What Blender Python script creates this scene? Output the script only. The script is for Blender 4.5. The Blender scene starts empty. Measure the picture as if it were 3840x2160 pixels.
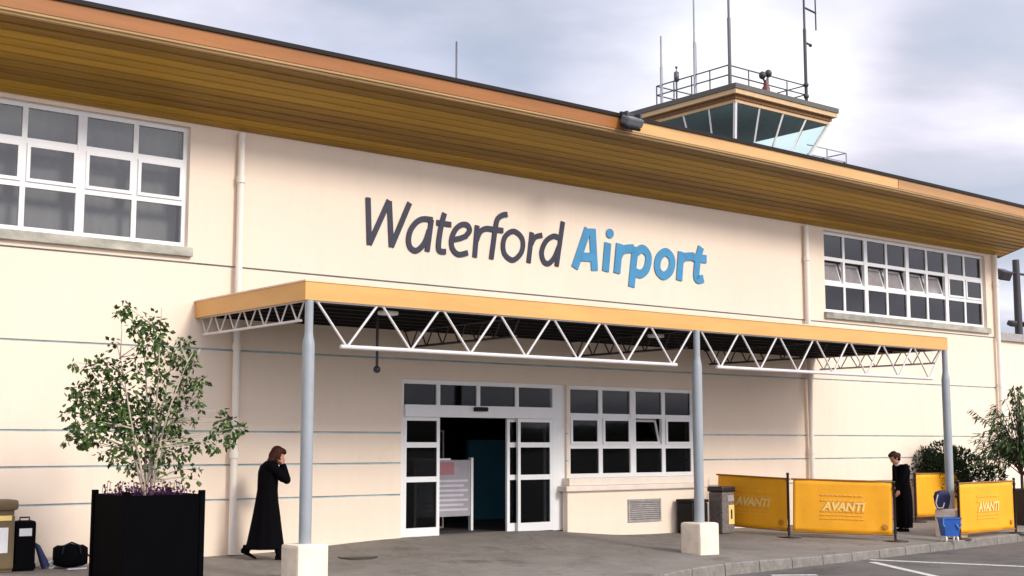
import bpy, bmesh, math, random
from mathutils import Vector, Matrix, noise
R = math.radians
random.seed(11)
EXPOSURE = 0.80
SUN_E = 1.5
CLOUD_SCALE = 1.1
CLOUD_OFF = (0, 0, 0)
SC = bpy.context.scene
COL = SC.collection

# ------------------------------------------------------------------ helpers
class MB:
    """collects boxes, tubes, prisms and sheets into one mesh"""
    def __init__(s): s.v = []; s.f = []; s.sm = []
    def add(s, vs, fs, smooth=False):
        o = len(s.v); s.v += [tuple(v) for v in vs]
        s.f += [tuple(i + o for i in f) for f in fs]; s.sm += [smooth] * len(fs)
    def box(s, x0, x1, y0, y1, z0, z1):
        s.add([(x0,y0,z0),(x1,y0,z0),(x1,y1,z0),(x0,y1,z0),(x0,y0,z1),(x1,y0,z1),(x1,y1,z1),(x0,y1,z1)],
              [(0,3,2,1),(4,5,6,7),(0,1,5,4),(1,2,6,5),(2,3,7,6),(3,0,4,7)])
    def cbox(s, x0, x1, y0, y1, z0, z1, c=.02):
        """box with chamfered edges"""
        bm = bmesh.new(); bmesh.ops.create_cube(bm, size=1)
        for v in bm.verts:
            v.co = Vector(((x0+x1)/2+v.co.x*(x1-x0), (y0+y1)/2+v.co.y*(y1-y0), (z0+z1)/2+v.co.z*(z1-z0)))
        bmesh.ops.bevel(bm, geom=bm.edges[:], offset=c, segments=2, affect='EDGES', profile=.6)
        bm.verts.index_update()
        s.add([v.co[:] for v in bm.verts], [[v.index for v in f.verts] for f in bm.faces]); bm.free()
    def tube(s, pts, rad, n=10, cap=True, smooth=True):
        pts = [Vector(p) for p in pts]
        if not hasattr(rad, '__len__'): rad = [rad] * len(pts)
        vs = []; up = None
        for i, p in enumerate(pts):
            d = (pts[min(i+1,len(pts)-1)] - pts[max(i-1,0)]).normalized()
            if up is None:
                up = Vector((0,0,1)) if abs(d.z) < .9 else Vector((1,0,0))
            a = d.cross(up)
            if a.length < 1e-5: a = d.cross(Vector((0,1,0)))
            a.normalize(); b = a.cross(d).normalized(); up = b
            for k in range(n):
                t = 2*math.pi*k/n
                vs.append(p + (a*math.cos(t) + b*math.sin(t))*rad[i])
        fs = []
        for i in range(len(pts)-1):
            for k in range(n):
                fs.append((i*n+k, i*n+(k+1)%n, (i+1)*n+(k+1)%n, (i+1)*n+k))
        s.add(vs, fs, smooth)
        if cap:
            o = len(vs)
            s.add([vs[k] for k in range(n)], [tuple(range(n))[::-1]]); s.add([vs[o-n+k] for k in range(n)], [tuple(range(n))])
    def lathe(s, prof, c=(0,0,0), n=20, smooth=True):
        vs = []
        for r, z in prof:
            for k in range(n):
                t = 2*math.pi*k/n; vs.append((c[0]+r*math.cos(t), c[1]+r*math.sin(t), c[2]+z))
        fs = [(i*n+k, i*n+(k+1)%n, (i+1)*n+(k+1)%n, (i+1)*n+k) for i in range(len(prof)-1) for k in range(n)]
        s.add(vs, fs, smooth)
        s.add(vs[:n], [tuple(range(n))[::-1]]); s.add(vs[-n:], [tuple(range(n))])
    def rings(s, rings, smooth=True):
        n = len(rings[0]); vs = [p for r in rings for p in r]
        fs = [(i*n+k, i*n+(k+1)%n, (i+1)*n+(k+1)%n, (i+1)*n+k) for i in range(len(rings)-1) for k in range(n)]
        s.add(vs, fs, smooth)
        s.add(rings[0], [tuple(range(n))[::-1]]); s.add(rings[-1], [tuple(range(n))])
    def ball(s, c, r, n=12, m=8):
        rx, ry, rz = r if hasattr(r, '__len__') else (r, r, r)
        vs = [(c[0], c[1], c[2]-rz)]
        for i in range(1, m):
            ph = -math.pi/2 + math.pi*i/m
            for k in range(n):
                t = 2*math.pi*k/n
                vs.append((c[0]+rx*math.cos(ph)*math.cos(t), c[1]+ry*math.cos(ph)*math.sin(t), c[2]+rz*math.sin(ph)))
        vs.append((c[0], c[1], c[2]+rz)); e = len(vs)-1
        fs = [(0, 1+(k+1)%n, 1+k) for k in range(n)]
        for i in range(m-2):
            for k in range(n):
                a = 1+i*n; fs.append((a+k, a+(k+1)%n, a+n+(k+1)%n, a+n+k))
        a = 1+(m-2)*n
        fs += [(a+k, a+(k+1)%n, e) for k in range(n)]
        s.add(vs, fs, True)
    def xf(s, M):
        s.v = [tuple(M @ Vector(v)) for v in s.v]; return s
    def build(s, name, mat, parent=None):
        me = bpy.data.meshes.new(name); me.from_pydata(s.v, [], s.f); me.update()
        me.polygons.foreach_set('use_smooth', s.sm)
        me.materials.append(mat)
        o = bpy.data.objects.new(name, me); COL.objects.link(o)
        if parent is not None: attach(o, parent)
        return o

ORG = {}
def attach(o, parent):
    """parent o and keep it where its world coordinates put it"""
    o.parent = parent
    m = ORG.get(parent.name, Matrix.Identity(4))
    o.matrix_parent_inverse = m.inverted()
def tag(o, label=None, cat=None, group=None, kind=None):
    if label: o['label'] = label
    if cat: o['category'] = cat
    if group: o['group'] = group
    if kind: o['kind'] = kind
    return o
def thing(name, label, cat, loc=(0,0,0), rz=0, group=None):
    o = bpy.data.objects.new(name, None); COL.objects.link(o)
    o.empty_display_size = .2
    o.location = loc; o.rotation_euler = (0,0,rz)
    tag(o, label, cat, group); return o
def wthing(name, label, cat, loc=(0,0,0), rz=0, group=None):
    """as thing(), but its parts are modelled in world coordinates"""
    o = thing(name, label, cat, loc, rz, group)
    ORG[o.name] = Matrix.Translation(loc) @ Matrix.Rotation(rz, 4, 'Z')
    return o
# things whose parts are modelled in their own local coordinates need no inverse;
# things at world origin keep world coordinates.
def copy_tree(o, parent=None):
    c = o.copy(); COL.objects.link(c)
    if parent is not None: c.parent = parent
    for ch in list(o.children): copy_tree(ch, c)
    return c

# ------------------------------------------------------------------ materials
def mat(name, col, rough=.6, metal=0, var=.06, scale=3., bump=0., bscale=40., spec=.5, col2=None, streak=None):
    m = bpy.data.materials.new(name); m.use_nodes = True
    nt = m.node_tree; N = nt.nodes; L = nt.links
    b = N['Principled BSDF']
    b.inputs['Roughness'].default_value = rough; b.inputs['Metallic'].default_value = metal
    b.inputs['Specular IOR Level'].default_value = spec
    tc = N.new('ShaderNodeTexCoord')
    vec = tc.outputs['Object']
    if streak:
        mp = N.new('ShaderNodeMapping'); mp.inputs['Scale'].default_value = streak
        L.new(vec, mp.inputs['Vector']); vec = mp.outputs['Vector']
    nz = N.new('ShaderNodeTexNoise'); nz.inputs['Scale'].default_value = scale
    nz.inputs['Detail'].default_value = 6; nz.inputs['Roughness'].default_value = .65
    L.new(vec, nz.inputs['Vector'])
    cr = N.new('ShaderNodeValToRGB')
    c2 = col2 or [c*(1-var*2.2) for c in col]
    c1 = [min(1, c*(1+var)) for c in col]
    cr.color_ramp.elements[0].position = .3; cr.color_ramp.elements[1].position = .72
    cr.color_ramp.elements[0].color = (*c2, 1); cr.color_ramp.elements[1].color = (*c1, 1)
    L.new(nz.outputs['Fac'], cr.inputs['Fac']); L.new(cr.outputs['Color'], b.inputs['Base Color'])
    if bump:
        n2 = N.new('ShaderNodeTexNoise'); n2.inputs['Scale'].default_value = bscale; n2.inputs['Detail'].default_value = 4
        L.new(tc.outputs['Object'], n2.inputs['Vector'])
        bp = N.new('ShaderNodeBump'); bp.inputs['Strength'].default_value = bump; bp.inputs['Distance'].default_value = .01
        L.new(n2.outputs['Fac'], bp.inputs['Height']); L.new(bp.outputs['Normal'], b.inputs['Normal'])
    return m

def glass_mat(name, tint=(.75,.8,.8), refl=(1,1,1), ior=1.5, boost=1.0):
    m = bpy.data.materials.new(name); m.use_nodes = True
    nt = m.node_tree; N = nt.nodes; L = nt.links; N.clear()
    out = N.new('ShaderNodeOutputMaterial'); mx = N.new('ShaderNodeMixShader')
    tr = N.new('ShaderNodeBsdfTransparent'); tr.inputs['Color'].default_value = (*tint, 1)
    gl = N.new('ShaderNodeBsdfGlossy'); gl.inputs['Roughness'].default_value = .03; gl.inputs['Color'].default_value = (*refl, 1)
    lw = N.new('ShaderNodeLayerWeight'); lw.inputs['Blend'].default_value = .5      # facing is the same from both sides of a pane
    pw = N.new('ShaderNodeMath'); pw.operation = 'POWER'; pw.inputs[1].default_value = 5; L.new(lw.outputs['Facing'], pw.inputs[0])
    fr = N.new('ShaderNodeMath'); fr.operation = 'MULTIPLY_ADD'; r0 = ((ior-1)/(ior+1))**2
    fr.inputs[1].default_value = 1-r0; fr.inputs[2].default_value = r0; L.new(pw.outputs[0], fr.inputs[0])
    tc = N.new('ShaderNodeTexCoord'); nz = N.new('ShaderNodeTexNoise'); nz.inputs['Scale'].default_value = 1.4
    bp = N.new('ShaderNodeBump'); bp.inputs['Strength'].default_value = .02; bp.inputs['Distance'].default_value = .05
    L.new(tc.outputs['Object'], nz.inputs['Vector']); L.new(nz.outputs['Fac'], bp.inputs['Height'])
    L.new(bp.outputs['Normal'], gl.inputs['Normal'])
    mm = N.new('ShaderNodeMath'); mm.operation = 'MULTIPLY'; mm.inputs[1].default_value = boost; mm.use_clamp = True
    L.new(fr.outputs[0], mm.inputs[0]); L.new(mm.outputs[0], mx.inputs['Fac'])
    L.new(tr.outputs[0], mx.inputs[1]); L.new(gl.outputs[0], mx.inputs[2]); L.new(mx.outputs[0], out.inputs['Surface'])
    return m

def leaf_mat(name, c1, c2, rough=.45, trans=.25):
    m = bpy.data.materials.new(name); m.use_nodes = True
    nt = m.node_tree; N = nt.nodes; L = nt.links
    b = N['Principled BSDF']; b.inputs['Roughness'].default_value = rough; b.inputs['Specular IOR Level'].default_value = .25
    g = N.new('ShaderNodeNewGeometry'); cr = N.new('ShaderNodeValToRGB')
    cr.color_ramp.elements[0].color = (*c1, 1); cr.color_ramp.elements[1].color = (*c2, 1)
    L.new(g.outputs['Random Per Island'], cr.inputs['Fac']); L.new(cr.outputs['Color'], b.inputs['Base Color'])
    t = N.new('ShaderNodeBsdfTranslucent'); L.new(cr.outputs['Color'], t.inputs['Color'])
    mx = N.new('ShaderNodeMixShader'); mx.inputs['Fac'].default_value = trans
    L.new(b.outputs[0], mx.inputs[1]); L.new(t.outputs[0], mx.inputs[2])
    L.new(mx.outputs[0], N['Material Output'].inputs['Surface'])
    return m

M = {}
M['trimcream'] = mat('cream_trim', (.86,.77,.65), .7, var=.03, scale=2, bump=.1, spec=.3)
M['pipe'] = mat('cream_pipe', (.86,.79,.69), .45, var=.03, scale=2)
M['plinth'] = mat('cream_plinth', (.85,.73,.59), .8, var=.08, scale=5, bump=.3, bscale=60, spec=.2)
M['soffit'] = mat('stained_boards', (.50,.255,.05), .5, var=.22, scale=1.1, spec=.3, streak=(.35,6,6))
def board_mat(name, c1, c2):
    m = bpy.data.materials.new(name); m.use_nodes = True
    nt = m.node_tree; N = nt.nodes; L = nt.links; b = N['Principled BSDF']
    b.inputs['Roughness'].default_value = .5; b.inputs['Specular IOR Level'].default_value = .3
    g = N.new('ShaderNodeNewGeometry'); tc = N.new('ShaderNodeTexCoord'); mp = N.new('ShaderNodeMapping')
    mp.inputs['Scale'].default_value = (.5,7,7); nz = N.new('ShaderNodeTexNoise'); nz.inputs['Scale'].default_value = 1.0; nz.inputs['Detail'].default_value = 6
    L.new(tc.outputs['Object'], mp.inputs['Vector']); L.new(mp.outputs['Vector'], nz.inputs['Vector'])
    a = N.new('ShaderNodeMath'); a.operation = 'MULTIPLY_ADD'; a.inputs[1].default_value = .55
    k = N.new('ShaderNodeMath'); k.operation = 'MULTIPLY'; k.inputs[1].default_value = .55
    L.new(g.outputs['Random Per Island'], k.inputs[0]); L.new(nz.outputs['Fac'], a.inputs[0]); L.new(k.outputs[0], a.inputs[2])
    cr = N.new('ShaderNodeValToRGB'); cr.color_ramp.elements[0].position = .15; cr.color_ramp.elements[1].position = .85
    cr.color_ramp.elements[0].color = (*c1,1); cr.color_ramp.elements[1].color = (*c2,1)
    L.new(a.outputs[0], cr.inputs['Fac']); L.new(cr.outputs['Color'], b.inputs['Base Color'])
    return m
M['soffit'] = board_mat('stained_boards', (.17,.078,.004), (.54,.30,.02))
M['soffit_dark'] = mat('board_gap', (.10,.05,.015), .7)
M['fascia'] = mat('terracotta_fascia', (.33,.118,.022), .5, var=.18, scale=1.2, streak=(.4,4,6), col2=(.27,.10,.018))
M['fascia_gold'] = mat('golden_fascia', (.70,.40,.15), .45, var=.08, scale=1.0, streak=(.5,4,5))
M['fascia_trim'] = mat('ochre_trim', (.52,.33,.14), .5, var=.1, streak=(.4,4,6))
M['gutter'] = mat('dark_gutter', (.022,.018,.015), .4, var=.1)
M['roof'] = mat('roof_sheet', (.13,.12,.115), .6, var=.1, scale=1)
M['canopy'] = mat('orange_canopy', (.69,.37,.105), .4, var=.06, scale=1.3, streak=(.6,.6,3))
M['canopy_edge'] = mat('pale_canopy_edge', (.80,.62,.42), .5)
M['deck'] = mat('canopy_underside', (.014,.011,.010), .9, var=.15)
M['steel'] = mat('painted_steel', (.66,.63,.62), .4, var=.04, scale=6)
M['column'] = mat('grey_column', (.30,.33,.35), .42, var=.05, scale=3, spec=.5)
M['upvc'] = mat('white_window_frame', (.80,.80,.79), .35, var=.02, scale=2)
M['sill'] = mat('stained_sill', (.55,.51,.43), .85, var=.12, scale=1.6, bump=.3, col2=(.20,.21,.17), streak=(1,1,2))
M['sill_clean'] = mat('cream_sill', (.78,.68,.57), .7, var=.05)
M['glass'] = glass_mat('window_glass', (.80,.82,.82))
M['glass_dark'] = glass_mat('tinted_glass', (.42,.44,.44), ior=1.5)
M['glass_door'] = glass_mat('door_glass', (.40,.41,.42), ior=1.45, boost=.55)
M['glass_tower'] = glass_mat('cab_glass', (.86,.97,.965), ior=1.5, boost=1.7)
M['skypane'] = mat('sky_reflection_pane', (.30,.28,.285), .15, var=.12, scale=3, spec=.8)  # tipped-open panes: the sky they reflect is put into this grey colour
M['groove'] = mat('grey_groove', (.42,.56,.60), .9, var=.15, scale=2)
M['cabceiling'] = mat('cab_ceiling', (.26,.38,.42), .8)
M['blind'] = mat('grey_blind', (.34,.315,.30), .8, var=.07, scale=1.5, streak=(2,1,.6))
M['blind_dark'] = mat('dark_blind', (.13,.12,.125), .8, var=.2, scale=3, streak=(5,1,.3))
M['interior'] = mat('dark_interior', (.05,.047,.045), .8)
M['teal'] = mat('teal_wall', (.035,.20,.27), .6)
M['black'] = mat('black_plastic', (.006,.006,.007), .6, spec=.25)
M['rubber'] = mat('matt_black', (.012,.011,.012), .8)
M['navy'] = mat('navy_lettering', (.016,.018,.042), .5, var=.15, scale=2)
M['blue'] = mat('blue_lettering', (.040,.26,.48), .4, var=.08, scale=3)
M['vent'] = mat('vent_metal', (.36,.33,.31), .6, var=.12, scale=8)
M['white'] = mat('white_paint', (.80,.79,.77), .5, var=.03)
M['paper'] = mat('white_notice', (.72,.72,.72), .6, var=.02)
M['pinkpaper'] = mat('pink_heading', (.36,.15,.17), .6)
M['lilacpaper'] = mat('pale_print', (.55,.52,.58), .6)
M['bluepaper'] = mat('blue_print', (.12,.18,.30), .6)
M['yellow'] = mat('yellow_banner', (.90,.40,.003), .6, var=.06, scale=1.5, bump=.2, bscale=3)
M['yellowprint'] = mat('pale_banner_print', (.88,.46,.05), .55)
M['creamprint'] = mat('cream_banner_print', (.90,.66,.22), .55)
M['bannermark'] = mat('brown_banner_mark', (.50,.20,.01), .6)
M['post'] = mat('dark_post', (.025,.012,.010), .4)
M['tan'] = mat('tan_bin', (.15,.105,.05), .7, var=.1)
M['stonebin'] = mat('grey_bin', (.20,.165,.15), .8, var=.25, scale=25)
M['fabric'] = mat('black_fabric', (.003,.003,.004), .9, spec=.06)
M['cloth'] = mat('black_cloth', (.003,.0027,.004), .9, var=.1, spec=.05)
M['navyfab'] = mat('navy_fabric', (.02,.025,.09), .7)
M['blueplastic'] = mat('blue_plastic', (.015,.10,.40), .4, var=.08)
M['skin'] = mat('skin', (.46,.22,.14), .55, var=.04)
M['auburn'] = mat('auburn_hair', (.05,.013,.006), .6, var=.3, scale=40, spec=.15, streak=(1,1,.15))
M['brownhair'] = mat('brown_hair', (.045,.017,.009), .6, var=.3, scale=40, spec=.15, streak=(1,1,.15))
M['pave'] = None
M['planter'] = mat('black_planter', (.0014,.0014,.002), .85, var=.1, spec=.04)
M['soil'] = mat('soil', (.02,.015,.01), .9)
M['bark'] = mat('pale_bark', (.55,.46,.36), .8, var=.2, scale=12, streak=(1,1,.3))
M['darkbark'] = mat('dark_bark', (.06,.035,.025), .8, var=.2, scale=12)
M['leaf'] = leaf_mat('green_leaf', (.010,.034,.009), (.09,.165,.032), .5, .12)
M['leaf2'] = leaf_mat('glossy_leaf', (.015,.045,.014), (.12,.19,.065), .4, .15)
M['shrub'] = leaf_mat('shrub_leaf', (.007,.020,.007), (.030,.055,.016))
M['petal'] = leaf_mat('flower_mix', (.045,.02,.13), (.10,.02,.02))
M['towertrim'] = mat('tower_dark_trim', (.095,.09,.075), .6)
M['towerwall'] = mat('tower_wall', (.60,.52,.42), .8)
M['towercream'] = mat('tower_cream_fascia', (.60,.41,.22), .6)
M['towerbrown'] = mat('tower_brown_band', (.20,.085,.02), .6)
M['mast'] = mat('grey_mast', (.10,.105,.11), .4, metal=.3)
M['palemast'] = mat('pale_mast', (.32,.32,.34), .5)
M['darkmast'] = mat('dark_mast', (.035,.03,.035), .5)
M['redlamp'] = mat('dark_red_fitting', (.12,.02,.025), .4)
M['console'] = mat('cab_console', (.05,.055,.06), .6)
M['line'] = mat('road_paint', (.62,.61,.58), .7, var=.2, scale=14)
M['kerb'] = mat('kerb_concrete', (.215,.195,.17), .85, var=.15, scale=7, bump=.3)
M['kerbgap'] = mat('kerb_joint', (.10,.09,.08), .9)

def ground_mat(name, c1, c2, c3, s1, s2, bump, spots=.45, crack=.22):
    """tarmac: fine speckle, broad worn patches, gum spots and a few hairline cracks"""
    m = bpy.data.materials.new(name); m.use_nodes = True
    nt = m.node_tree; N = nt.nodes; L = nt.links; b = N['Principled BSDF']
    b.inputs['Roughness'].default_value = .85; b.inputs['Specular IOR Level'].default_value = .3
    tc = N.new('ShaderNodeTexCoord'); V = tc.outputs['Object']
    def noise_(sc, det=6, ro=.6, vec=V):
        n = N.new('ShaderNodeTexNoise'); n.inputs['Scale'].default_value = sc; n.inputs['Detail'].default_value = det; n.inputs['Roughness'].default_value = ro
        L.new(vec, n.inputs['Vector']); return n
    def ramp(src, p0, p1, k0=(0,0,0), k1=(1,1,1)):
        r = N.new('ShaderNodeValToRGB'); e = r.color_ramp.elements; e[0].position = p0; e[1].position = p1
        e[0].color = (*k0,1); e[1].color = (*k1,1); L.new(src, r.inputs['Fac']); return r.outputs['Color']
    def mix(fac, a_, b_, mode='MIX'):
        x = N.new('ShaderNodeMixRGB'); x.blend_type = mode
        for i, v in (('Fac',fac),('Color1',a_),('Color2',b_)):
            if isinstance(v, tuple): x.inputs[i].default_value = (*v,1)
            elif isinstance(v, float): x.inputs[i].default_value = v
            else: L.new(v, x.inputs[i])
        return x.outputs['Color']
    col = ramp(noise_(s1, 9, .72).outputs['Fac'], .32, .70, c1, c2)
    col = mix(ramp(noise_(s2, 4).outputs['Fac'], .54, .70), col, c3)
    col = mix(ramp(noise_(.9, 5, .7).outputs['Fac'], .53, .68), col, tuple(c*.70 for c in c1))      # oily stains
    col = mix(1., col, ramp(noise_(45, 3).outputs['Fac'], .35, .7, (.80,.80,.80), (1.,1.,1.)), 'MULTIPLY')
    vo = N.new('ShaderNodeTexVoronoi'); vo.inputs['Scale'].default_value = 1.9; L.new(V, vo.inputs['Vector'])
    col = mix(ramp(vo.outputs['Distance'], .035, .05, (spots,)*3, (0,0,0)), col, tuple(c*.45 for c in c1))
    add = N.new('ShaderNodeMixRGB'); add.blend_type = 'ADD'; add.inputs['Fac'].default_value = .5
    L.new(V, add.inputs['Color1']); L.new(noise_(1.3, 5).outputs['Color'], add.inputs['Color2'])
    v2 = N.new('ShaderNodeTexVoronoi'); v2.feature = 'DISTANCE_TO_EDGE'; v2.inputs['Scale'].default_value = .42; L.new(add.outputs['Color'], v2.inputs['Vector'])
    col = mix(ramp(v2.outputs['Distance'], .004, .010, (crack,)*3, (0,0,0)), col, tuple(c*.4 for c in c1))
    L.new(col, b.inputs['Base Color'])
    bp = N.new('ShaderNodeBump'); bp.inputs['Strength'].default_value = bump; bp.inputs['Distance'].default_value = .01
    L.new(noise_(60, 3).outputs['Fac'], bp.inputs['Height']); L.new(bp.outputs['Normal'], b.inputs['Normal'])
    return m

def render_mat(name, col):
    """painted render: broad tonal drift, faint rain streaks, a few hairline cracks and patched areas"""
    m = bpy.data.materials.new(name); m.use_nodes = True
    nt = m.node_tree; N = nt.nodes; L = nt.links; b = N['Principled BSDF']
    b.inputs['Roughness'].default_value = .85; b.inputs['Specular IOR Level'].default_value = .2
    tc = N.new('ShaderNodeTexCoord'); V = tc.outputs['Object']
    def nz(sc, st, det=5, ro=.6):
        mp = N.new('ShaderNodeMapping'); mp.inputs['Scale'].default_value = st; L.new(V, mp.inputs['Vector'])
        n = N.new('ShaderNodeTexNoise'); n.inputs['Scale'].default_value = sc; n.inputs['Detail'].default_value = det; n.inputs['Roughness'].default_value = ro
        L.new(mp.outputs['Vector'], n.inputs['Vector']); return n.outputs['Fac']
    def ramp(src, p0, p1, k0, k1):
        r = N.new('ShaderNodeValToRGB'); e = r.color_ramp.elements; e[0].position = p0; e[1].position = p1
        e[0].color = (*k0,1); e[1].color = (*k1,1); L.new(src, r.inputs['Fac']); return r.outputs['Color']
    def mul(a_, b_):
        x = N.new('ShaderNodeMixRGB'); x.blend_type = 'MULTIPLY'; x.inputs['Fac'].default_value = 1
        L.new(a_, x.inputs['Color1']); L.new(b_, x.inputs['Color2']); return x.outputs['Color']
    c = ramp(nz(.45, (1,1,.6), 4), .3, .7, tuple(v*.955 for v in col), col)
    c = mul(c, ramp(nz(1., (3.2,3.2,.30), 7, .75), .48, .82, (1,1,1), (.958,.948,.935)))
    c = mul(c, ramp(nz(3.2, (1,1,1), 6), .62, .78, (1,1,1), (.935,.93,.92)))
    c = mul(c, ramp(nz(1., (30,30,.5), 3, .5), .66, .80, (1,1,1), (.99,.987,.98)))
    L.new(c, b.inputs['Base Color'])
    bp = N.new('ShaderNodeBump'); bp.inputs['Strength'].default_value = .3; bp.inputs['Distance'].default_value = .01
    L.new(nz(110, (1,1,1), 3), bp.inputs['Height']); L.new(bp.outputs['Normal'], b.inputs['Normal'])
    return m
M['render'] = render_mat('cream_render', (.865,.722,.578))
M['pave'] = ground_mat('pavement_tarmac', (.19,.172,.15), (.28,.25,.215), (.32,.285,.25), 1.6, .45, .4)
M['road'] = ground_mat('asphalt', (.10,.092,.086), (.15,.138,.128), (.17,.16,.15), 2.2, .3, .5)

# ------------------------------------------------------------------ camera
CAM = bpy.data.cameras.new('Camera'); cam = bpy.data.objects.new('Camera', CAM); COL.objects.link(cam)
SC.camera = cam
CAM.sensor_width = 36; CAM.lens = 45.923; CAM.clip_end = 3000; CAM.clip_start = .1
cam.location = (0, -18.3246, 1.6614)
yaw, pitch = R(38.90613), R(6.82148)
fw = Vector((math.sin(yaw)*math.cos(pitch), math.cos(yaw)*math.cos(pitch), math.sin(pitch)))
cam.rotation_euler = fw.to_track_quat('-Z', 'Y').to_euler()

# ------------------------------------------------------------------ ground
def sstep(a, b, x):
    t = max(0, min(1, (x-a)/(b-a))); return t*t*(3-2*t)
def gz(x, y):
    yy = max(y, -12)
    base = .035*min(yy, 0)
    bump = .12*sstep(9.5, 12.6, x)*(1-sstep(15.0, 17.6, x))*math.exp(-(y/1.6)**2)
    low = -.05*sstep(15.5, 18.5, x)
    return base + bump + low
def kerb_y(x):
    if x > 15.4: return -4.40 + .0925*(x-16.88)
    t = 15.4 - x
    return -4.537 - .0925*t - .085*t*t
ROADZ = -.335
HL = MB(); hv = []
for i in range(61):
    a = R(90+i*180/60); r_ = 330
    hh = 8 + 7*noise.noise((i*.35,3,0)) + 3*noise.noise((i*1.3,9,0))
    for rr_, zz in ((r_, -2), (r_+14, hh*.8), (r_+60, hh+2), (r_+160, -2)): hv.append((14+rr_*math.sin(a), -18+rr_*math.cos(a), zz))
HL.add(hv, [(i*4+j, (i+1)*4+j, (i+1)*4+j+1, i*4+j+1) for i in range(60) for j in range(3)], True)
tag(HL.build('hills', mat('wooded_hill', (.025,.04,.02), .9, var=.3, scale=.05)), kind='structure')
def sheet(name, x0, x1, nx, yf0, yf1, ny, zf, m, kind='structure'):
    b = MB(); vs = []; fs = []
    for i in range(nx+1):
        x = x0 + (x1-x0)*i/nx
        ya, yb = yf0(x), yf1(x)
        for j in range(ny+1):
            y = ya + (yb-ya)*j/ny; vs.append((x, y, zf(x, y)))
    for i in range(nx):
        for j in range(ny):
            a = i*(ny+1)+j; fs.append((a, a+ny+1, a+ny+2, a+1))
    b.add(vs, fs, True); o = b.build(name, m); tag(o, kind=kind); return o
g = MB(); g.add([(-600,-700,ROADZ-.01),(900,-700,ROADZ-.01),(900,800,ROADZ-.01),(-600,800,ROADZ-.01)], [(0,1,2,3)])
tag(g.build('ground', M['road']), kind='structure')
road = MB(); road.add([(-60,-60,ROADZ),(120,-60,ROADZ),(120,-1,ROADZ),(-60,-1,ROADZ)], [(0,1,2,3)])
tag(road.build('road', M['road']), kind='structure')
def ky(x): return max(kerb_y(x), -11)
sheet('pavement', -12, 60, 240, lambda x: ky(x)+.13, lambda x: .6, 24, gz, M['pave'])
# kerb stones: top and face, with joints
kb = MB(); kj = MB(); x = 9.0
while x < 58:
    L = .9
    xs = [x+.008, x+L/2, x+L-.008]
    top = []
    for xx in xs:
        y0 = ky(xx); z = gz(xx, y0+.07)+.004
        top.append([(xx,y0+.13,z-.004),(xx,y0+.13,z),(xx,y0+.02,z),(xx,y0,z-.02),(xx,y0-.012,ROADZ-.05)])
    for i in range(2):
        for j in range(4):
            kb.add([top[i][j], top[i+1][j], top[i+1][j+1], top[i][j+1]], [(0,3,2,1)])
    x += L
tag(kb.build('kerb', M['kerb']), kind='structure')
kg = MB(); xs = [9+.15*i for i in range(330)]
for a, b_ in zip(xs[:-1], xs[1:]):
    q = []
    for xx in (a, b_):
        y0 = ky(xx)+.012; z = gz(xx, y0+.07)-.012
        q.append([(xx,y0+.13,z),(xx,y0,z),(xx,y0,ROADZ-.05)])
    for j in range(2): kg.add([q[0][j],q[1][j],q[1][j+1],q[0][j+1]], [(0,3,2,1)])
tag(kg.build('kerb_bedding', M['kerbgap']), kind='structure')
# painted bay lines on the road
def paint(pts, w):
    b = MB()
    for (p, q) in zip(pts[:-1], pts[1:]):
        d = Vector((q[0]-p[0], q[1]-p[1])).normalized(); n = Vector((-d.y, d.x))*w/2
        z = ROADZ+.004
        b.add([(p[0]+n.x,p[1]+n.y,z),(q[0]+n.x,q[1]+n.y,z),(q[0]-n.x,q[1]-n.y,z),(p[0]-n.x,p[1]-n.y,z)], [(0,3,2,1)])
    return b
tag(paint([(19.36,-4.25),(20.3,-6.7),(21.2,-9.1)], .17).build('road_marking', M['line']), kind='structure')
tag(paint([(19.0,-4.55),(17.74,-6.58),(16.5,-8.6)], .15).build('road_marking', M['line']), kind='structure')
tag(paint([(15.9,-4.95),(16.5,-5.35)], .16).build('road_marking', M['line']), kind='structure')
# iron cover set in the pavement
mc = MB(); cx, cy = 10.75, -1.31
mc.lathe([(.30,-.02),(.30,.004),(.27,.006),(.26,.002),(.0,.003)], (cx, cy, gz(cx,cy)), 28)
tag(mc.build('manhole_cover', mat('dark_iron', (.04,.034,.028), .7, var=.2, scale=12)), 'round dark iron cover set flush in the pavement', 'manhole cover')
# ------------------------------------------------------------------ terminal building
T = wthing('terminal_building', 'long cream rendered terminal building with deep boarded eaves and white windows', 'building', (14,0,0))
XL, XR = -8.0, 30.83       # facade ends
GROOVES = [.825, 1.347, 1.852, 3.097]
WINL = (1.88, 8.46, 4.62, 6.48); WINR = (23.83, 30.43, 4.62, 6.48)
DOOR = (12.41, 16.09, -.2, 2.76); WING = (16.16, 19.55, 1.04, 2.76)
OPEN = [WINL, WINR, DOOR, WING]
def strips(z0, z1):
    cuts = [XL, XR]
    run = [(XL, XR)]
    for o in OPEN:
        if o[2] < z1-1e-4 and o[3] > z0+1e-4:
            nr = []
            for a, b in run:
                if o[1] <= a or o[0] >= b: nr.append((a,b)); continue
                if o[0] > a: nr.append((a, o[0]))
                if o[1] < b: nr.append((o[1], b))
            run = nr
    return run
zs = sorted(set([-.5, 6.60] + [v for g_ in GROOVES for v in (g_-.016, g_+.016)] + [4.375, 4.40] + [v for o in OPEN for v in o[2:]]))
wall = MB(); grv = MB()
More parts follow.
